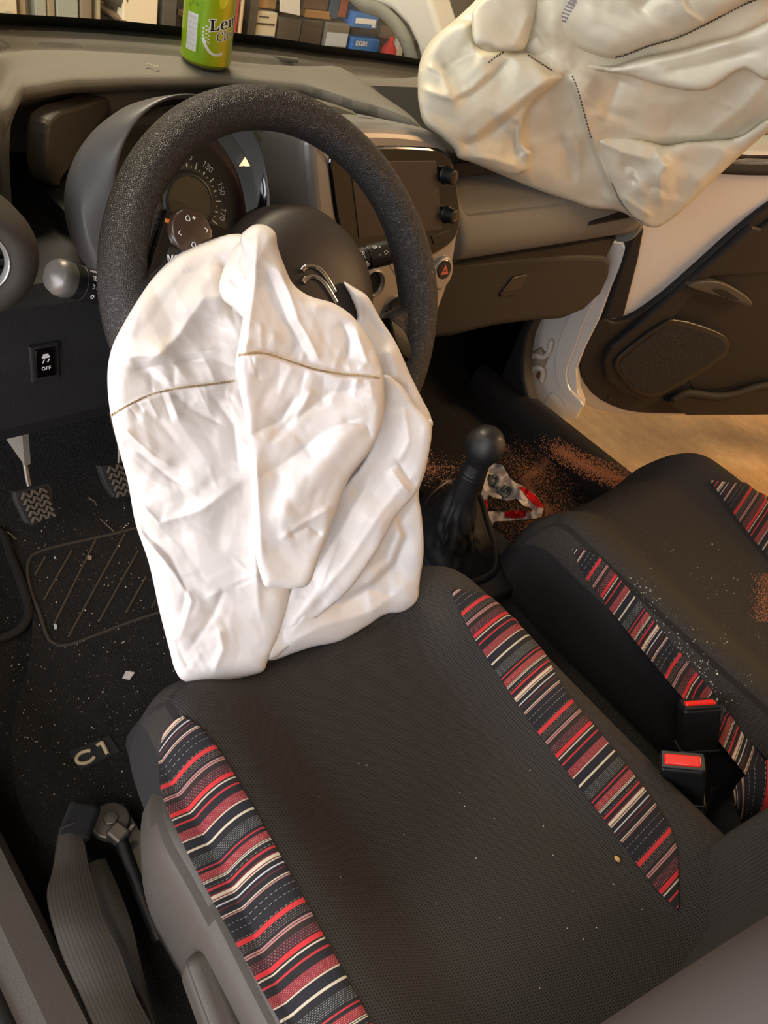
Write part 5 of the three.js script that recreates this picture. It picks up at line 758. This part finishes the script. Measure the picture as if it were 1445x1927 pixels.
  const LE = layer({ seed: 11, cr: 0.003, th: 0.007, back: 0.008, edge: 14, outline: [[430, 485], [452, 455], [470, 450], [480, 500], [474, 560], [462, 600], [440, 580], [420, 565], [412, 540]], depth: [[430, 485, 0.628], [470, 450, 0.625], [462, 600, 0.632], [412, 540, 0.632], [450, 530, 0.622]], folds: [['c', -0.008, 8, [[428, 520], [450, 540], [470, 520]]], ['c', 0.006, 8, [[452, 460], [445, 500], [470, 540]]]] });
  part(t, 'cloth', merge([LA, LF, LB, LC, LE]), M.nylon, 'crumpled white nylon');
  part(t, 'seam', stitches(LB.userData.front, [[210, 782], [240, 764], [280, 745], [330, 732], [390, 724], [443, 717]], 5.2, 2.8, 0.0009), M.thread, 'tan stitched seam');
  part(t, 'seam', stitches(LC.userData.front, [[449, 669], [480, 664], [505, 667], [550, 682], [600, 697], [650, 705], [690, 708], [716, 712]], 5.0, 2.8, 0.0010), M.thread, 'tan stitched seam');
  { const p = LA.userData.front(806, 800, 0); const g = new THREE.SphereGeometry(0.007, 16, 12); g.scale(0.7, 1, 0.6); g.translate(p.x, p.y, p.z); part(t, 'button_tab', g, M.nylon); }
}
{
  // ---- passenger airbag
  const t = thing('passenger_airbag', 'large deflated cream airbag hanging from the passenger side dashboard', 'airbag', dp(1150, 300, 1.3).toArray());
  const main = layer({ seed: 5, cr: 0.008, th: 0.03, back: 0.06, edge: 46, step: 4, sc: 1.15,
    outline: [[786, 150], [792, 110], [815, 72], [850, 42], [890, 5], [930, -40], [1100, -90], [1480, -90], [1500, 100], [1480, 215], [1445, 246], [1385, 298], [1330, 350], [1290, 390], [1262, 412], [1235, 426], [1215, 424], [1195, 412], [1160, 396], [1110, 391], [1060, 374], [1010, 357], [940, 328], [885, 305], [862, 297], [856, 284], [852, 272], [820, 252], [796, 228], [788, 190]],
    depth: [[786, 150, 1.02], [850, 42, 0.99], [930, -40, 0.96], [1480, -90, 1.02], [1480, 215, 1.22], [1385, 298, 1.33], [1235, 426, 1.42], [1100, 389, 1.33], [940, 328, 1.17], [862, 297, 1.08], [796, 228, 1.03], [1100, 100, 1.06], [1150, 250, 1.20]],
    folds: [['c', 0.02, 24, [[790, 168], [850, 187], [900, 150], [960, 100]]], ['c', -0.02, 20, [[850, 187], [920, 165], [990, 110], [1000, 60]]], ['c', 0.022, 26, [[860, 275], [920, 240], [1000, 180], [1060, 140]]], ['r', -0.02, 30, [[870, 260], [930, 220], [990, 160]]], ['s', 0.025, 30, [[1060, 140], [990, 200], [980, 270], [1000, 330]]], ['c', 0.018, 18, [[1075, 142], [1095, 190], [1108, 250], [1125, 300], [1155, 370], [1190, 412]]], ['s', -0.02, 24, [[1075, 142], [1100, 230], [1130, 310], [1165, 385]]], ['c', -0.022, 26, [[1170, 140], [1150, 190], [1140, 225]]], ['c', 0.018, 22, [[1140, 230], [1100, 170], [1120, 140]]], ['c', 0.024, 30, [[1150, 240], [1230, 260], [1330, 255], [1400, 200], [1470, 120]]], ['c', -0.024, 30, [[1170, 285], [1260, 275], [1380, 262], [1440, 210]]], ['c', 0.016, 18, [[1130, 300], [1190, 330], [1260, 320], [1340, 290]]], ['c', -0.014, 14, [[1050, 250], [1070, 290], [1080, 350]]], ['c', 0.014, 14, [[1070, 240], [1090, 300], [1090, 350]]], ['c', -0.012, 12, [[1180, 320], [1195, 350], [1190, 380]]], ['c', 0.012, 14, [[985, 260], [990, 310], [940, 325]]], ['c', 0.012, 14, [[880, 300], [960, 300], [995, 320]]]] });
  const lobe = layer({ seed: 23, cr: 0.006, th: 0.014, back: 0.02, edge: 20, step: 4,
    outline: [[1108, 246], [1140, 256], [1180, 259], [1220, 266], [1250, 274], [1290, 268], [1330, 265], [1390, 258], [1450, 222], [1470, 226], [1440, 252], [1385, 300], [1330, 352], [1290, 391], [1262, 414], [1235, 428], [1212, 424], [1190, 410], [1166, 382], [1148, 345], [1132, 308], [1118, 274]],
    depth: [[1108, 246, 1.175], [1250, 274, 1.23], [1390, 258, 1.25], [1470, 226, 1.2], [1385, 300, 1.30], [1262, 414, 1.385], [1212, 424, 1.37], [1148, 345, 1.27], [1250, 340, 1.27]],
    folds: [['c', 0.016, 14, [[1120, 262], [1180, 290], [1230, 300]]], ['c', -0.014, 10, [[1165, 315], [1180, 312], [1195, 320], [1190, 350]]], ['c', 0.012, 10, [[1180, 318], [1205, 345], [1200, 370]]], ['c', 0.016, 16, [[1265, 300], [1240, 330], [1245, 390]]], ['c', -0.012, 12, [[1290, 290], [1270, 330], [1275, 380]]], ['c', 0.012, 12, [[1370, 275], [1350, 310], [1300, 350]]], ['c', -0.010, 10, [[1215, 355], [1235, 352], [1255, 362]]], ['c', 0.010, 9, [[1170, 370], [1200, 390], [1230, 410]]], ['c', 0.010, 10, [[1235, 285], [1255, 320]]]] });
  const left = layer({ seed: 25, cr: 0.006, th: 0.016, back: 0.02, edge: 22, step: 4,
    outline: [[786, 165], [788, 130], [812, 80], [850, 44], [885, 40], [900, 90], [960, 98], [1000, 102], [1035, 130], [1060, 143], [1020, 178], [994, 205], [984, 235], [984, 272], [1000, 285], [996, 305], [990, 322], [960, 328], [925, 318], [885, 304], [862, 297], [855, 282], [830, 258], [800, 232], [788, 195]],
    depth: [[786, 165, 0.985], [850, 44, 0.965], [900, 90, 0.975], [1060, 143, 1.035], [984, 235, 1.06], [990, 322, 1.14], [925, 318, 1.10], [862, 297, 1.045], [800, 232, 0.99], [920, 190, 1.01]],
    folds: [['c', 0.018, 14, [[788, 166], [820, 176], [850, 187], [890, 165], [935, 120]]], ['c', -0.016, 12, [[850, 190], [885, 180], [940, 135], [965, 105]]], ['c', 0.022, 24, [[870, 275], [930, 225], [990, 180], [1050, 142]]], ['c', -0.018, 16, [[860, 265], [880, 272], [905, 262], [950, 225]]], ['c', -0.014, 12, [[1030, 165], [985, 200], [940, 240], [900, 275]]], ['c', 0.016, 12, [[978, 230], [985, 270], [996, 300]]], ['c', -0.014, 10, [[975, 225], [970, 265], [980, 300]]], ['c', 0.012, 12, [[880, 296], [930, 300], [985, 318]]], ['c', 0.010, 10, [[800, 120], [830, 140], [850, 187]]], ['c', -0.010, 10, [[830, 130], [870, 110], [900, 95]]]] });
  const upper = layer({ seed: 9, cr: 0.005, th: 0.035, back: 0.03, edge: 50, step: 4, outline: [[1000, 15], [985, -30], [1040, -110], [1250, -130], [1460, -120], [1500, -30], [1400, 8], [1330, 45], [1275, 72], [1220, 88], [1175, 105], [1150, 110], [1110, 100], [1080, 88], [1040, 68], [1015, 45]],
    depth: [[1000, 15, 1.0], [1040, -110, 0.95], [1500, -30, 0.98], [1275, 72, 1.03], [1150, 110, 1.04], [1080, 88, 1.03], [1250, -30, 0.97]], folds: [['c', 0.014, 18, [[1450, 20], [1350, 60], [1290, 20], [1260, -40]]], ['c', -0.014, 18, [[1200, 30], [1220, 0], [1260, -30]]], ['c', -0.012, 14, [[1330, 40], [1300, 10], [1290, -20]]]] });
  const flap = layer({ seed: 13, cr: 0.004, th: 0.010, back: 0.012, edge: 22, step: 4, outline: [[890, 20], [935, -20], [1010, -60], [1010, 0], [1000, 55], [985, 92], [962, 96], [935, 94], [925, 88], [905, 86], [893, 82], [888, 50]], depth: [[890, 20, 0.935], [935, 90, 0.955], [1000, 55, 0.98], [1010, -60, 0.94], [940, 20, 0.945]], folds: [['c', 0.008, 12, [[1000, 20], [980, 60], [960, 96]]]] });
  const lower = layer({ seed: 17, cr: 0.005, th: 0.015, back: 0.02, edge: 26, step: 4, outline: [[985, 95], [1010, 62], [1040, 85], [1085, 105], [1150, 125], [1200, 110], [1290, 90], [1400, 60], [1500, 20], [1510, 130], [1440, 150], [1400, 130], [1330, 170], [1260, 165], [1180, 142], [1155, 138], [1120, 134], [1075, 141], [1040, 130], [1005, 125]], depth: [[985, 95, 1.03], [1085, 105, 1.05], [1075, 141, 1.07], [1260, 165, 1.08], [1290, 90, 1.05], [1500, 20, 1.0], [1510, 130, 1.06], [1180, 142, 1.07]], folds: [['c', 0.014, 14, [[1200, 120], [1290, 100], [1400, 70]]], ['c', -0.012, 14, [[1240, 140], [1340, 120], [1440, 90]]]] });
  part(t, 'cloth', merge([main, left, lobe, upper, flap, lower]), M.nylonCream, 'crumpled cream nylon');
  part(t, 'seam', stitches(upper.userData.front, [[1450, -12], [1400, 8], [1330, 44], [1275, 70], [1220, 86], [1178, 102], [1156, 108]], 7, 5, 0.0009), M.threadDark, 'dark stitched seam');
  part(t, 'seam', stitches(main.userData.front, [[1076, 143], [1085, 165], [1095, 200], [1106, 240], [1112, 262]], 6, 3.5, 0.0008), M.threadDark, 'dark stitched seam');
  part(t, 'seam', stitches(left.userData.front, [[920, 118], [935, 106], [950, 97]], 6, 3.5, 0.0008), M.threadDark);
  part(t, 'seam', stitches(left.userData.front, [[994, 104], [1012, 116], [1040, 134]], 6, 3.5, 0.0008), M.threadDark);
  part(t, 'seam', stitches(lobe.userData.front, [[1150, 345], [1170, 384], [1192, 409], [1214, 422]], 5, 4.5, 0.0006), M.threadDark);
  part(t, 'seam', stitches(main.userData.front, [[1410, 120], [1430, 114], [1450, 106]], 6, 3.5, 0.0009), M.threadDark);
  { // printed batch code
    const bars = []; const fr = upper.userData.front; const r = mulberry(21); let d = 0; for (let k = 0; k < 9; k++) { const a = [1053 + k * 3.3, 37 - k * 6.2]; const w = 2 + r() * 2.5; const P = (x, y) => fr(x, y, 0.0012); const q = [P(a[0] - 2, a[1] - w), P(a[0] + 12, a[1] - w + 5), P(a[0] + 12, a[1] + w - 2 + 5), P(a[0] - 2, a[1] + w - 2)]; const g = new THREE.BufferGeometry(); g.setAttribute('position', new THREE.Float32BufferAttribute([...q[0].toArray(), ...q[1].toArray(), ...q[2].toArray(), ...q[3].toArray()], 3)); g.setAttribute('uv', new THREE.Float32BufferAttribute([0, 0, 1, 0, 1, 1, 0, 1], 2)); g.setIndex([0, 2, 1, 0, 3, 2]); g.computeVertexNormals(); bars.push(g); }
    part(t, 'bar_code', merge(bars), new THREE.MeshStandardMaterial({ color: 0x8d8686, roughness: 0.8 }), 'printed bar code');
    const c = fr(1054, 66, 0.001), u = fr(1060, 92, 0.001).sub(c).normalize(), v = fr(1075, 62, 0.001).sub(c).normalize(); const f2 = new Frame(c, u, v); part(t, 'lettering', textOn(f2, 'CN...', 0.011, 0.006, 0, 0, 0.0), new THREE.MeshStandardMaterial({ color: 0xa8a29c, roughness: 0.8 }));
  }
}
/* ------------------------------------------------------------------ drink can on the dashboard */
{
  const b = at(386, 122, 'x', -0.118); b.y = 0.9495; const p0 = at(386, 120, 'y', 0.9495); b.x = p0.x; b.z = p0.z;
  const t = thing('drink_can', 'green and yellow lemon drink can standing on the dashboard', 'can', b.toArray());
  const H = 0.115, R = 0.0315;
  const toCam = Math.atan2(CAM.x - b.x, CAM.z - b.z);
  const tex = canvasTex(1024, 640, (x, W, Hh) => { // u runs once around; centre of the picture faces the camera
    const g = x.createLinearGradient(0, 0, W, 0); for (const [s, c] of [[0, '#d8c411'], [0.3, '#9fc01a'], [0.46, '#86b31c'], [0.56, '#b9be14'], [0.62, '#e3c40f'], [0.68, '#a9b214'], [0.8, '#7fae1c'], [1, '#d8c411']]) g.addColorStop(s, c); x.fillStyle = g; x.fillRect(0, 0, W, Hh);
    x.fillStyle = '#ece63a'; x.beginPath(); x.ellipse(W * 0.60, Hh * 0.05, 40, 180, 0.15, 0, 7); x.fill(); x.fillStyle = '#55881a'; x.beginPath(); x.ellipse(W * 0.53, Hh * 0.16, 70, 30, -0.5, 0, 7); x.fill();
    x.fillStyle = '#f2f2f2'; x.fillRect(W * 0.355, Hh * 0.45, 80, Hh * 0.43); x.fillStyle = '#c9c9c9'; for (let i = 0; i < 26; i++) x.fillRect(W * 0.36, Hh * (0.47 + i * 0.0155), 70, 3 + (i * 7) % 4);
    x.fillStyle = '#5a7a1c'; x.fillRect(W * 0.444, Hh * 0.55, 3, Hh * 0.33); x.strokeStyle = '#4d6d18'; x.lineWidth = 4; x.beginPath(); x.arc(W * 0.405, Hh * 0.35, 22, 3.2, 6.6); x.stroke(); x.beginPath(); x.arc(W * 0.405, Hh * 0.36, 12, 3.4, 6.2); x.stroke(); x.strokeRect(W * 0.365, Hh * 0.36, 12, 16);
    x.save(); x.translate(W * 0.505, Hh * 0.60); x.rotate(-0.28); x.font = 'bold italic 110px serif'; x.lineWidth = 14; x.strokeStyle = '#f4f2e2'; x.strokeText('Lemon', 0, 0); x.fillStyle = '#2c2a22'; x.fillText('Lemon', 0, 0); x.font = 'italic 84px serif'; x.lineWidth = 10; x.strokeText('Cloudy', 30, 78); x.fillText('Cloudy', 30, 78); x.restore();
    x.fillStyle = '#f2f0e6'; for (let i = 0; i < 14; i++) { x.beginPath(); x.ellipse(W * (0.49 + 0.02 * Math.sin(i * 2.1)), Hh * (0.55 + i * 0.014), 9, 5, i, 0, 7); x.fill(); }
    x.strokeStyle = '#f4f3ea'; x.lineWidth = 20; x.lineCap = 'round'; x.beginPath(); x.moveTo(W * 0.475, Hh * 0.70); x.quadraticCurveTo(W * 0.52, Hh * 0.92, W * 0.60, Hh * 0.84); x.stroke();
  });
  const prof = (l) => lathe(l, 64);
  const wall = new THREE.CylinderGeometry(R, R, H - 0.02, 64, 1, true); wall.rotateY(toCam - Math.PI); wall.translate(b.x, b.y + 0.007 + (H - 0.02) / 2, b.z);
  part(t, 'wall', wall, new THREE.MeshPhysicalMaterial({ map: tex, roughness: 0.3, metalness: 0.25, clearcoat: 0.4 }), 'printed lemon design');
  const mk = (l, name, m) => { const g = prof(l); g.translate(b.x, b.y, b.z); return part(t, name, g, m); };
  const cm = new THREE.MeshStandardMaterial({ color: 0xa8b22a, roughness: 0.3, metalness: 0.5 });
  mk([[R, 0.0072], [R - 0.001, 0.005], [R - 0.004, 0.0025]], 'chamfer', cm); mk([[0.0001, 0.003], [0.02, 0.0028], [0.0255, 0.0], [R - 0.004, 0.0026]], 'foot_ring', new THREE.MeshStandardMaterial({ color: 0x8b8b88, roughness: 0.35, metalness: 0.8 }));
  mk([[R, H - 0.0135], [R - 0.002, H - 0.008], [R - 0.006, H - 0.003], [R - 0.0055, H], [R - 0.0075, H], [R - 0.009, H - 0.006], [0.0001, H - 0.006]], 'lid', new THREE.MeshStandardMaterial({ color: 0xc8c8c4, roughness: 0.3, metalness: 0.9 }));
}
/* ------------------------------------------------------------------ litter */
{ // shopping bag on the passenger floor
  const t = thing('plastic_bag', 'crumpled white and red striped plastic bag on the passenger floor', 'bag', at(940, 970, 'y', 0.27).toArray());
  const wm = new THREE.MeshPhysicalMaterial({ color: 0xd9d4d4, roughness: 0.3, side: THREE.DoubleSide, transmission: 0.15, thickness: 0 }), rm = new THREE.MeshPhysicalMaterial({ color: 0xc21218, roughness: 0.28 });
  const H = (x, y) => 0.30 + 0.022 * N2(x / 60, y / 50) + 0.012 * N2(x / 22, y / 22);
  const sheet = (o, name, m, lift = 0, label) => { const s = new THREE.ShapeGeometry(new THREE.Shape(o.map(([x, y]) => new THREE.Vector2(x, y)))); // refine by a grid clipped to the outline
    const O = o; const inside = (x, y) => { let c = false; for (let i = 0, j = O.length - 1; i < O.length; j = i++) { const [xi, yi] = O[i], [xj, yj] = O[j]; if ((yi > y) !== (yj > y) && x < (xj - xi) * (y - yi) / (yj - yi) + xi) c = !c; } return c; };
    const near = (x, y) => { let b = 1e9, q; for (let i = 0, j = O.length - 1; i < O.length; j = i++) { const [xi, yi] = O[i], [xj, yj] = O[j]; const dx = xj - xi, dy = yj - yi, l = dx * dx + dy * dy; const tt = clamp(((x - xi) * dx + (y - yi) * dy) / l); const ex = xi + tt * dx, ey = yi + tt * dy, d = Math.hypot(x - ex, y - ey); if (d < b) { b = d; q = [ex, ey]; } } return q; };
    const xs = O.map((p) => p[0]), ys = O.map((p) => p[1]), st = 3; const x0 = Math.min(...xs) - st, y0 = Math.min(...ys) - st, nx = Math.ceil((Math.max(...xs) - x0) / st) + 2, ny = Math.ceil((Math.max(...ys) - y0) / st) + 2; const id = new Map(), pos = [], uv = [], idx = [];
    const vv = (i, j) => { const k = j * nx + i; if (id.has(k)) return id.get(k); let x = x0 + i * st, y = y0 + j * st; if (!inside(x, y)) [x, y] = near(x, y); const p = at(x, y, 'y', H(x, y) + lift); id.set(k, pos.length / 3); pos.push(p.x, p.y, p.z); uv.push(x / 50, y / 50); return id.get(k); };
    for (let j = 0; j < ny - 1; j++) for (let i = 0; i < nx - 1; i++) { if (![[0, 0], [1, 0], [0, 1], [1, 1]].some(([a, b]) => inside(x0 + (i + a) * st, y0 + (j + b) * st))) continue; const a = vv(i, j), b = vv(i + 1, j), c = vv(i + 1, j + 1), d = vv(i, j + 1); idx.push(a, c, b, a, d, c); }
    const g = new THREE.BufferGeometry(); g.setAttribute('position', new THREE.Float32BufferAttribute(pos, 3)); g.setAttribute('uv', new THREE.Float32BufferAttribute(uv, 2)); g.setIndex(idx); g.computeVertexNormals(); return part(t, name, g, m, label); };
  const body2 = sheet([[930, 872], [945, 874], [960, 900], [975, 912], [985, 940], [1000, 955], [1010, 960], [1000, 958], [975, 938], [955, 942], [928, 936], [918, 930], [915, 955], [900, 950], [912, 905], [920, 880]], 'sheet', wm, 0, 'white plastic sheet');
  sheet([[958, 905], [980, 912], [1012, 935], [1023, 958], [1018, 972], [1005, 976], [985, 976], [988, 968], [1003, 962], [1000, 955], [985, 952], [970, 935]], 'sheet', wm, 0.004);
  sheet([[977, 916], [985, 916], [1010, 934], [1020, 948], [1022, 956], [1005, 952], [1000, 946]], 'red_stripe', rm, 0.007, 'red stripe');
  sheet([[900, 940], [918, 940], [919, 958], [905, 960], [890, 962]], 'red_stripe', rm, 0.005, 'red stripe');
  sheet([[888, 965], [930, 962], [960, 964], [990, 962], [1008, 966], [1004, 976], [960, 980], [930, 981], [922, 1000], [924, 1010], [920, 1060], [905, 1000], [890, 985]], 'sheet', wm, 0.002);
  sheet([[950, 962], [972, 961], [992, 960], [988, 973], [970, 976], [950, 972]], 'red_stripe', rm, 0.006, 'red stripe');
  const gm = new THREE.MeshStandardMaterial({ color: 0x4d5a60, roughness: 0.5 });
  const letter = (pts, w = 0.0045) => { const g = tube(pts.map(([x, y]) => at(x, y, 'y', H(x, y) + 0.004)), w, 24, 6); part(t, 'letter', g, gm, 'grey printed letter'); };
  letter([[946, 925], [938, 919], [938, 928], [946, 934], [955, 930], [958, 922], [950, 916], [946, 925]]); letter([[920, 895], [922, 908], [930, 912], [936, 906], [934, 898], [926, 897]]); letter([[936, 906], [930, 918]], 0.004); letter([[912, 985], [918, 978], [922, 988], [914, 996], [910, 990]]);
  sheet([[820, 910], [835, 908], [855, 912], [848, 922], [838, 926], [826, 918]], 'sheet', wm, 0.09);
}
// sand on the passenger carpet and sill
{
  const r = mulberry(31); const pos = []; const geo = new THREE.TetrahedronGeometry(1, 0);
  const spots = [];
  const strew = (pts, n, spread, y, size) => { const c = new THREE.CatmullRomCurve3(pts.map(([x, yy]) => at(x, yy, 'y', y))); for (let i = 0; i < n; i++) { const p = c.getPoint(r()); const a = r() * 6.28, d = Math.pow(r(), 1.6) * spread; spots.push([p.x + Math.cos(a) * d, y + 0.0006, p.z + Math.sin(a) * d * 1.2, size * (0.5 + r()), 1]); } };
  strew([[1050, 845], [1090, 870], [1140, 892], [1180, 905]], 5200, 0.05, 0.326, 0.0014);
  strew([[1040, 850], [1020, 880], [990, 900], [1000, 930]], 5000, 0.09, 0.2515, 0.0013);
  strew([[1030, 950], [1025, 990], [990, 1040], [960, 1080]], 6500, 0.12, 0.2515, 0.0013);
  strew([[820, 890], [800, 880], [860, 880]], 700, 0.05, 0.42, 0.0011);
  { const pt = seatTop(PS); for (let i = 0; i < 1500; i++) { const x = 1446 + (r() - 0.5) * 60 * (0.3 + r()), y = 1125 + (r() - 0.5) * 90; const p = onSurf(x, y, pt, PS.y); spots.push([p.x, p.y + 0.0006, p.z, 0.0011 * (0.5 + r()), 1]); } }
  const im = new THREE.InstancedMesh(geo, new THREE.MeshStandardMaterial({ color: 0xffffff, roughness: 1 }), spots.length); const m4 = new THREE.Matrix4(), q = new THREE.Quaternion(), e = new THREE.Euler(); const c = new THREE.Color();
  spots.forEach(([x, y, z, s], i) => { e.set(r() * 6, r() * 6, r() * 6); q.setFromEuler(e); m4.compose(V(x, y, z), q, V(s, s, s)); im.setMatrixAt(i, m4); const k = 0.7 + r() * 0.5; c.setRGB(0.42 * k, 0.19 * k, 0.095 * k); im.setColorAt(i, c); });
  im.name = 'sand_grains'; im.castShadow = im.receiveShadow = true; im.userData = { label: 'orange brown sand grains spilled over the passenger carpet and sill', category: 'sand', kind: 'stuff' }; scene.add(im);
}
{ // pale crumbs on seats and mat
  const r = mulberry(41), spots = []; const dTop = seatTop(DS), pTop = seatTop(PS);
  const onSeat = (px, py, S, top, s) => { const p = onSurf(px, py, top, S.y); if (Math.abs(p.x - S.x0) < S.w * 0.97) spots.push([p.x, p.y + s * 0.5, p.z, s]); };
  for (const [x, y] of [[1008, 1412], [997, 1450], [865, 1492], [874, 1518], [930, 1540], [1022, 1555], [1040, 1610], [895, 1615], [675, 1437], [690, 1440], [1154, 1664], [1122, 1746], [1097, 1768], [1078, 1678], [1067, 1747], [1208, 1712], [940, 1728], [1015, 1860], [600, 1500], [640, 1650], [760, 1570], [820, 1700]]) onSeat(x, y, DS, dTop, 0.0009);
  for (let i = 0; i < 620; i++) { const u = r(), v = r(); const x = 1180 + u * 270 + (r() - 0.5) * 80, y = 1010 + v * 260 + u * 60 + (r() - 0.5) * 60; const d = N2(x / 70, y / 70); if (d > 0.1) onSeat(x, y, PS, pTop, 0.0004 + Math.pow(r(), 4) * 0.0014); }
  for (let i = 0; i < 130; i++) { const t = r(); const x = 1190 + t * 230 + (r() - 0.5) * 30, y = 1085 + t * 330 + (r() - 0.5) * 26; onSeat(x, y, PS, pTop, 0.0006 + r() * 0.0006); }
  for (let i = 0; i < 900; i++) { const x = r() * 330, y = 880 + Math.pow(r(), 1.4) * 620; const p = at(x, y, 'y', 0.2635); if (p.x > -0.6) spots.push([p.x, p.y, p.z, 0.0005 + Math.pow(r(), 5) * 0.0013]); }
  const im = new THREE.InstancedMesh(new THREE.TetrahedronGeometry(1, 0), new THREE.MeshStandardMaterial({ color: 0xffffff, roughness: 0.8 }), spots.length), m4 = new THREE.Matrix4(), q = new THREE.Quaternion(), e = new THREE.Euler(), c = new THREE.Color();
  spots.forEach(([x, y, z, s], i) => { e.set(r() * 6, r() * 6, r() * 6); q.setFromEuler(e); m4.compose(V(x, y, z), q, V(s, s, s)); im.setMatrixAt(i, m4); const k = 0.35 + r() * 0.5; c.setRGB(k, k * 0.92, k * 0.8); im.setColorAt(i, c); });
  im.name = 'crumbs'; im.castShadow = im.receiveShadow = true; im.userData = { label: 'pale crumbs and glass dust scattered over seats and mat', category: 'crumbs', kind: 'stuff' }; scene.add(im);
}
{ // single scraps
  const flat = (pts, y, th = 0.0008) => { const P = pts.map(([px, py]) => at(px, py, 'y', y)); const c = P.reduce((a, b) => a.clone().add(b)).multiplyScalar(1 / P.length); const f = new Frame(c, V(1, 0, 0), V(0, 0, -1)); return slab(f, f.pts(pts), th, 0.0002, 0); };
  const mk = (h) => new THREE.MeshStandardMaterial({ color: h, roughness: 0.7 });
  single('paper_scrap', 'small white paper square on the mat left of the airbag', 'paper', flat([[237, 1262], [254, 1265], [244, 1279], [230, 1276]], 0.2645), mk(0xcfcac8));
  single('plastic_chip', 'pale blue oval chip at the lower end of mat ridges', 'chip', flat([[101, 1175], [105, 1173], [108, 1178], [106, 1184], [102, 1183]], 0.2645), mk(0xb9c6cc));
  single('plastic_chip', 'tiny pale blue chip at the top of mat ridges', 'chip', flat([[103, 1046], [106, 1051], [101, 1051]], 0.2645), mk(0xb9c6cc));
  single('paper_scrap', 'small tan scrap in the middle of the mat ridges', 'paper', flat([[165, 1044], [173, 1046], [172, 1053], [164, 1052]], 0.2655), mk(0x978672));
  single('wood_splinter', 'cream splinter lying on carpet before the passenger seat', 'splinter', flat([[985, 1018], [990, 1015], [1016, 1030], [1016, 1036], [1010, 1037], [988, 1024]], 0.256, 0.003), mk(0xc9bf98));
  { const S = seatTop(DS); const p = onSurf(1160, 1618, S, DS.y); const g = new THREE.IcosahedronGeometry(0.0032, 1); g.scale(0.8, 0.7, 1.2); g.translate(p.x, p.y + 0.002, p.z); single('crumb', 'single tan crumb on driver seat beside the striped insert', 'crumb', g, mk(0xc39a66)); }
  single('thread_scrap', 'thin white thread lying on dash top left of the can', 'thread', tube([[274, 122], [281, 121], [288, 124], [294, 126], [299, 124]].map(([x, y]) => at(x, y, 'y', 0.951)), 0.0007, 20, 5), mk(0xc9c2b4));
  for (const [l, lb] of [[[[167, 938], [177, 943], [182, 952]], 'curled pale straw right of the clutch pedal'], [[[188, 976], [214, 1000]], 'straight pale straw above the heel panel'], [[[10, 1000], [20, 1005], [29, 1014]], 'pale straw below the clutch pedal']]) single('straw_bit', lb, 'straw', tube(l.map(([x, y]) => at(x, y, 'y', 0.266)), 0.0006, 12, 5), mk(0x8d7f62));
}
renderer.render(scene, camera);
